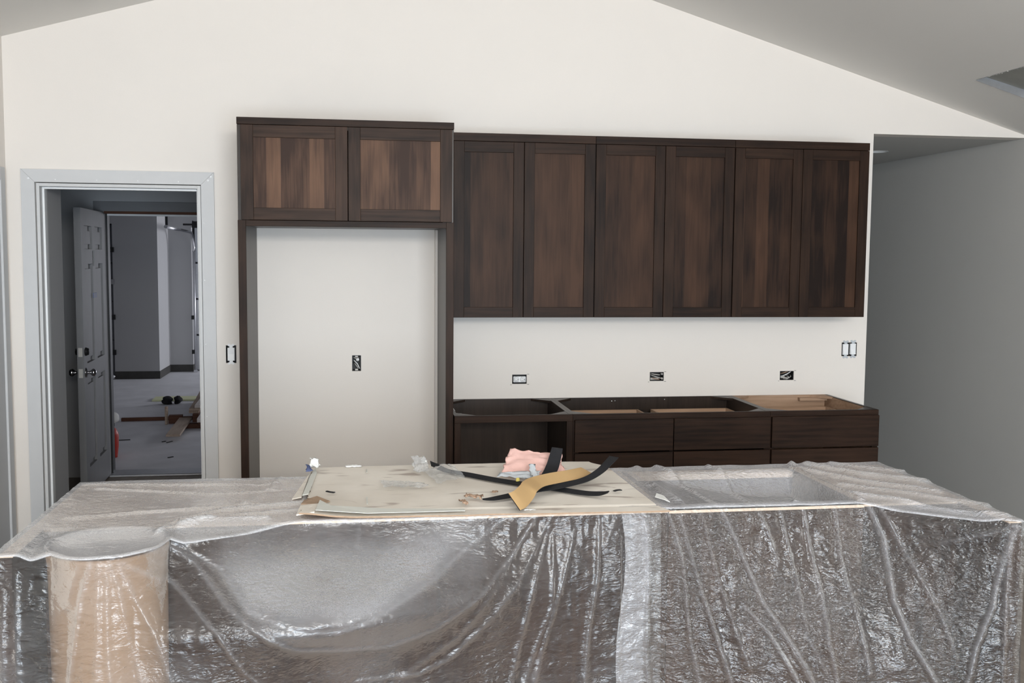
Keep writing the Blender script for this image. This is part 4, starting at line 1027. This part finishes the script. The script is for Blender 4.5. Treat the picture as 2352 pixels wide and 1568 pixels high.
ribbon('foam_strip', [(.236, -2.135, .942), (.262, -2.128, .928), (.298, -2.140, SZ+.002), (.365, -2.207, SZ+.001), (.46, -2.313, SZ+.001), (.554, -2.394, SZ+.001), (.645, -2.474, SZ+.001), (.719, -2.543, SZ+.002), (.762, -2.581, SZ+.008), (.781, -2.612, SZ+.020)],
       [.030, .034, .022, .026, .026, .026, .026, .026, .024, .010], .003, M['blackrub'], M['blackrub'], 'long black foam strip lying under the crossing strips', 'strip', gs, [.5, .4, .25, .3, .3, .3, .3, .3, .4, .5])
ribbon('foam_strip', [(.370, -2.590, SZ+.002), (.407, -2.584, SZ+.002), (.484, -2.548, SZ+.005), (.563, -2.513, SZ+.010), (.643, -2.485, SZ+.014), (.743, -2.430, SZ+.022), (.805, -2.385, SZ+.040), (.85, -2.33, SZ+.058), (.885, -2.27, SZ+.066)],
       [.006, .020, .026, .026, .026, .027, .028, .030, .034], .003, M['blackrub'], M['blackrub'], 'black foam strip curving up over the cardboard edge at the right', 'strip', gs, [.2, .3, .35, .3, .3, .3, .3, .2, .1])
ribbon('foam_strip', [(.450, -2.728, .937), (.473, -2.700, .939), (.505, -2.633, .945), (.524, -2.587, .951), (.564, -2.511, .948), (.637, -2.439, .944), (.709, -2.386, .942), (.776, -2.323, .940)],
       [.064, .064, .060, .056, .056, .058, .058, .058], .003, M['tan'], M['blackrub'], 'tan backed foam strip with a wavy twist on top of the black strips', 'strip', gs, [.85, .85, .75, .55, .45, .45, .4, .3])
ribbon('foam_strip', [(.592, -2.385, SZ+.004), (.625, -2.335, SZ+.012), (.655, -2.285, SZ+.034), (.672, -2.258, SZ+.066), (.684, -2.240, SZ+.098)],
       [.034, .042, .046, .044, .040], .003, M['blackrub'], M['blackrub'], 'short black foam strip standing up against the pink scrap', 'strip', gs, [0, .1, .2, .2, .1])

def patch(name, corners, nu, nv, th, mat, label, cat, seed, wav=.006, freq=3, group=None, milk=None, bul=0.0):
    """thin crumpled sheet between four corners a(back-left) b(back-right) c(front-right) d(front-left)"""
    a, b_, c, d = [np.array(q, dtype=float) for q in corners]
    U, W_ = np.meshgrid(np.linspace(0, 1, nu), np.linspace(0, 1, nv))
    P = ((a*(1-U)[..., None]+b_*U[..., None])*(1-W_)[..., None]+(d*(1-U)[..., None]+c*U[..., None])*W_[..., None])
    P[..., 2] += wav*(fbm(U*freq+seed, W_*freq, 3, seed)*2+.5)+wav*.8*ridge(U*freq*1.7+seed, W_*freq*1.5, seed+3)+bul*np.sin(U*math.pi)*np.sin(W_*math.pi)
    e = np.minimum(np.minimum(U, 1-U), np.minimum(W_, 1-W_)); jit = (e < .02)*.010*np.array([1, 1, 0])[:, None, None]
    P[..., 0] += jit[0]*(fbm(U*7, W_*7, 2, seed+7)*2.2); P[..., 1] += jit[1]*(fbm(U*7, W_*7, 2, seed+9)*2.2)
    P[..., 2] = np.maximum(P[..., 2], SZ+.0006)
    n = nu*nv; idx = np.arange(n).reshape(nv, nu)
    f = np.stack([idx[:-1, :-1], idx[1:, :-1], idx[1:, 1:], idx[:-1, 1:]], -1).reshape(-1, 4)
    top = P.reshape(-1, 3)
    if th:
        bot = top-np.array([0, 0, th]); bot[:, 2] = np.maximum(bot[:, 2], SZ+.0002)
        faces = f.tolist()+(f[:, ::-1]+n).tolist()
        for s_ in (idx[0], idx[-1][::-1], idx[:, 0][::-1], idx[:, -1]):
            for i in range(len(s_)-1): faces.append([int(s_[i]), int(s_[i+1]), int(s_[i+1])+n, int(s_[i])+n])
        verts = np.concatenate([top, bot])
    else: verts = top; faces = f.tolist()
    o = link(name, verts, faces, mat, None, None, True)
    if milk is not None:
        at = o.data.attributes.new('milk', 'FLOAT', 'POINT'); at.data.foreach_set('value', np.full(len(verts), milk, dtype=np.float32))
    return tag(o, label, cat, group)
# pink scrap leaning up, with a folded grey hem
patch('insulation_scrap', [(.530, -2.150, .985), (.705, -2.190, .975), (.700, -2.290, SZ+.004), (.480, -2.245, SZ+.004)], 34, 26, .006, M['pink'], 'crumpled pink insulation scrap standing at the back of the cardboard', 'scrap', 4, .010, 2.5)
patch('foil_scrap', [(.478, -2.262, SZ+.016), (.61, -2.300, SZ+.020), (.60, -2.335, SZ+.002), (.463, -2.275, SZ+.002)], 26, 10, .002, M['greyscrap'], 'grey foil edge folded below the pink scrap', 'scrap', 6, .008, 3)
patch('foil_scrap', [(.574, -2.292, SZ+.050), (.592, -2.300, SZ+.045), (.600, -2.345, SZ+.002), (.574, -2.345, SZ+.002)], 8, 14, .002, M['greyscrap'], 'upright grey foil tongue beside the standing black strip', 'scrap', 8, .005, 2)
patch('plastic_bag', [(.172, -2.075, .950), (.222, -2.080, .945), (.232, -2.160, SZ+.003), (.172, -2.195, SZ+.003)], 24, 24, 0, M['filmS'], 'cloudy bluish plastic scrap at the back of the cardboard', 'plastic bag', 12, .010, 3, None, .42)
patch('plastic_bag', [(.205, -2.160, SZ+.006), (.312, -2.215, SZ+.030), (.345, -2.330, SZ+.004), (.245, -2.400, SZ+.004)], 30, 26, 0, M['filmS'], 'clear crumpled plastic bag beside the long black strip', 'plastic bag', 15, .012, 3, None, .22, .012)
patch('plastic_bag', [(.045, -2.285, SZ+.004), (.185, -2.335, SZ+.004), (.215, -2.405, SZ+.003), (.060, -2.400, SZ+.003)], 30, 18, 0, M['filmS'], 'flattened grey plastic scrap in the middle of the cardboard', 'plastic bag', 17, .006, 4, None, .30)
patch('paper_scrap', [(-.195, -2.04, .940), (-.165, -2.05, .930), (-.165, -2.075, SZ+.002), (-.195, -2.08, SZ+.004)], 14, 12, .001, M['paper'], 'crumpled white paper at the back left corner of the cardboard', 'paper', 21, .012, 3)
patch('tape_scrap', [(-.212, -2.055, .925), (-.192, -2.06, .925), (-.190, -2.10, SZ+.001), (-.208, -2.10, SZ+.001)], 10, 10, .001, M['bluetape'], 'blue tape scrap beside the crumpled white paper', 'tape', 23, .006, 3)
patch('paper_scrap', [(-.066, -2.002, SZ+.003), (-.018, -1.998, SZ+.003), (-.016, -2.015, SZ+.003), (-.070, -2.022, SZ+.003)], 12, 6, .004, M['paper'], 'flat white sliver of board at the back edge of the cardboard', 'paper', 25, .002, 2)
patch('paper_scrap', [(.205, -2.09, .944), (.222, -2.092, .944), (.222, -2.105, .93), (.205, -2.105, .93)], 8, 6, .001, M['paper'], 'tiny white paper caught on the cloudy plastic scrap', 'paper', 27, .004, 2)
patch('paper_scrap', [(.487, -2.735, SZ+.001), (.515, -2.737, SZ+.001), (.510, -2.750, SZ+.001), (.482, -2.748, SZ+.001)], 8, 6, .001, M['paper'], 'small white chip at the front edge of the cardboard', 'paper', 28, .004, 2)
patch('wood_chip', [(.318, -2.530, SZ+.004), (.372, -2.555, SZ+.004), (.368, -2.575, SZ+.002), (.322, -2.558, SZ+.002)], 16, 8, .003, M['chip'], 'long brown wood shaving left of the crossing strips', 'wood chip', 31, .006, 4, 'shavings on the cardboard')
patch('wood_chip', [(.296, -2.605, SZ+.003), (.312, -2.615, SZ+.003), (.318, -2.645, SZ+.002), (.303, -2.64, SZ+.002)], 10, 10, .003, M['chip'], 'small curled wood shaving near the front of the cardboard', 'wood chip', 33, .006, 4, 'shavings on the cardboard')
patch('wood_chip', [(.415, -2.480, SZ+.002), (.435, -2.480, SZ+.002), (.435, -2.495, SZ+.002), (.415, -2.495, SZ+.002)], 8, 6, .002, M['chip'], 'pale reddish wood flake behind the long shaving', 'wood chip', 35, .003, 3, 'shavings on the cardboard')
ribbon('foam_offcut', [(-.130, -2.415, SZ+.002), (-.118, -2.424, SZ+.001), (-.103, -2.434, SZ+.001)], [.008, .009, .009], .003, M['blackrub'], M['blackrub'], 'tiny black offcut on the left of the cardboard', 'offcut', 'black offcuts on the cardboard')
ribbon('foam_offcut', [(.822, -2.522, SZ+.001), (.836, -2.514, SZ+.002), (.850, -2.508, SZ+.001)], [.010, .010, .012], .003, M['blackrub'], M['blackrub'], 'tiny black offcut on the right of the cardboard', 'offcut', 'black offcuts on the cardboard')
lathe('foam_plug', [(.0001, 0), (.006, .001), (.0075, .006), (.006, .016), (.0001, .018)], (.523, -2.350, SZ+.0005), (0, 0, 1), M['yellowbit'], None, 14)
tag(bpy.data.objects['foam_plug'], 'tiny yellow foam plug in front of the pink scrap', 'foam plug')
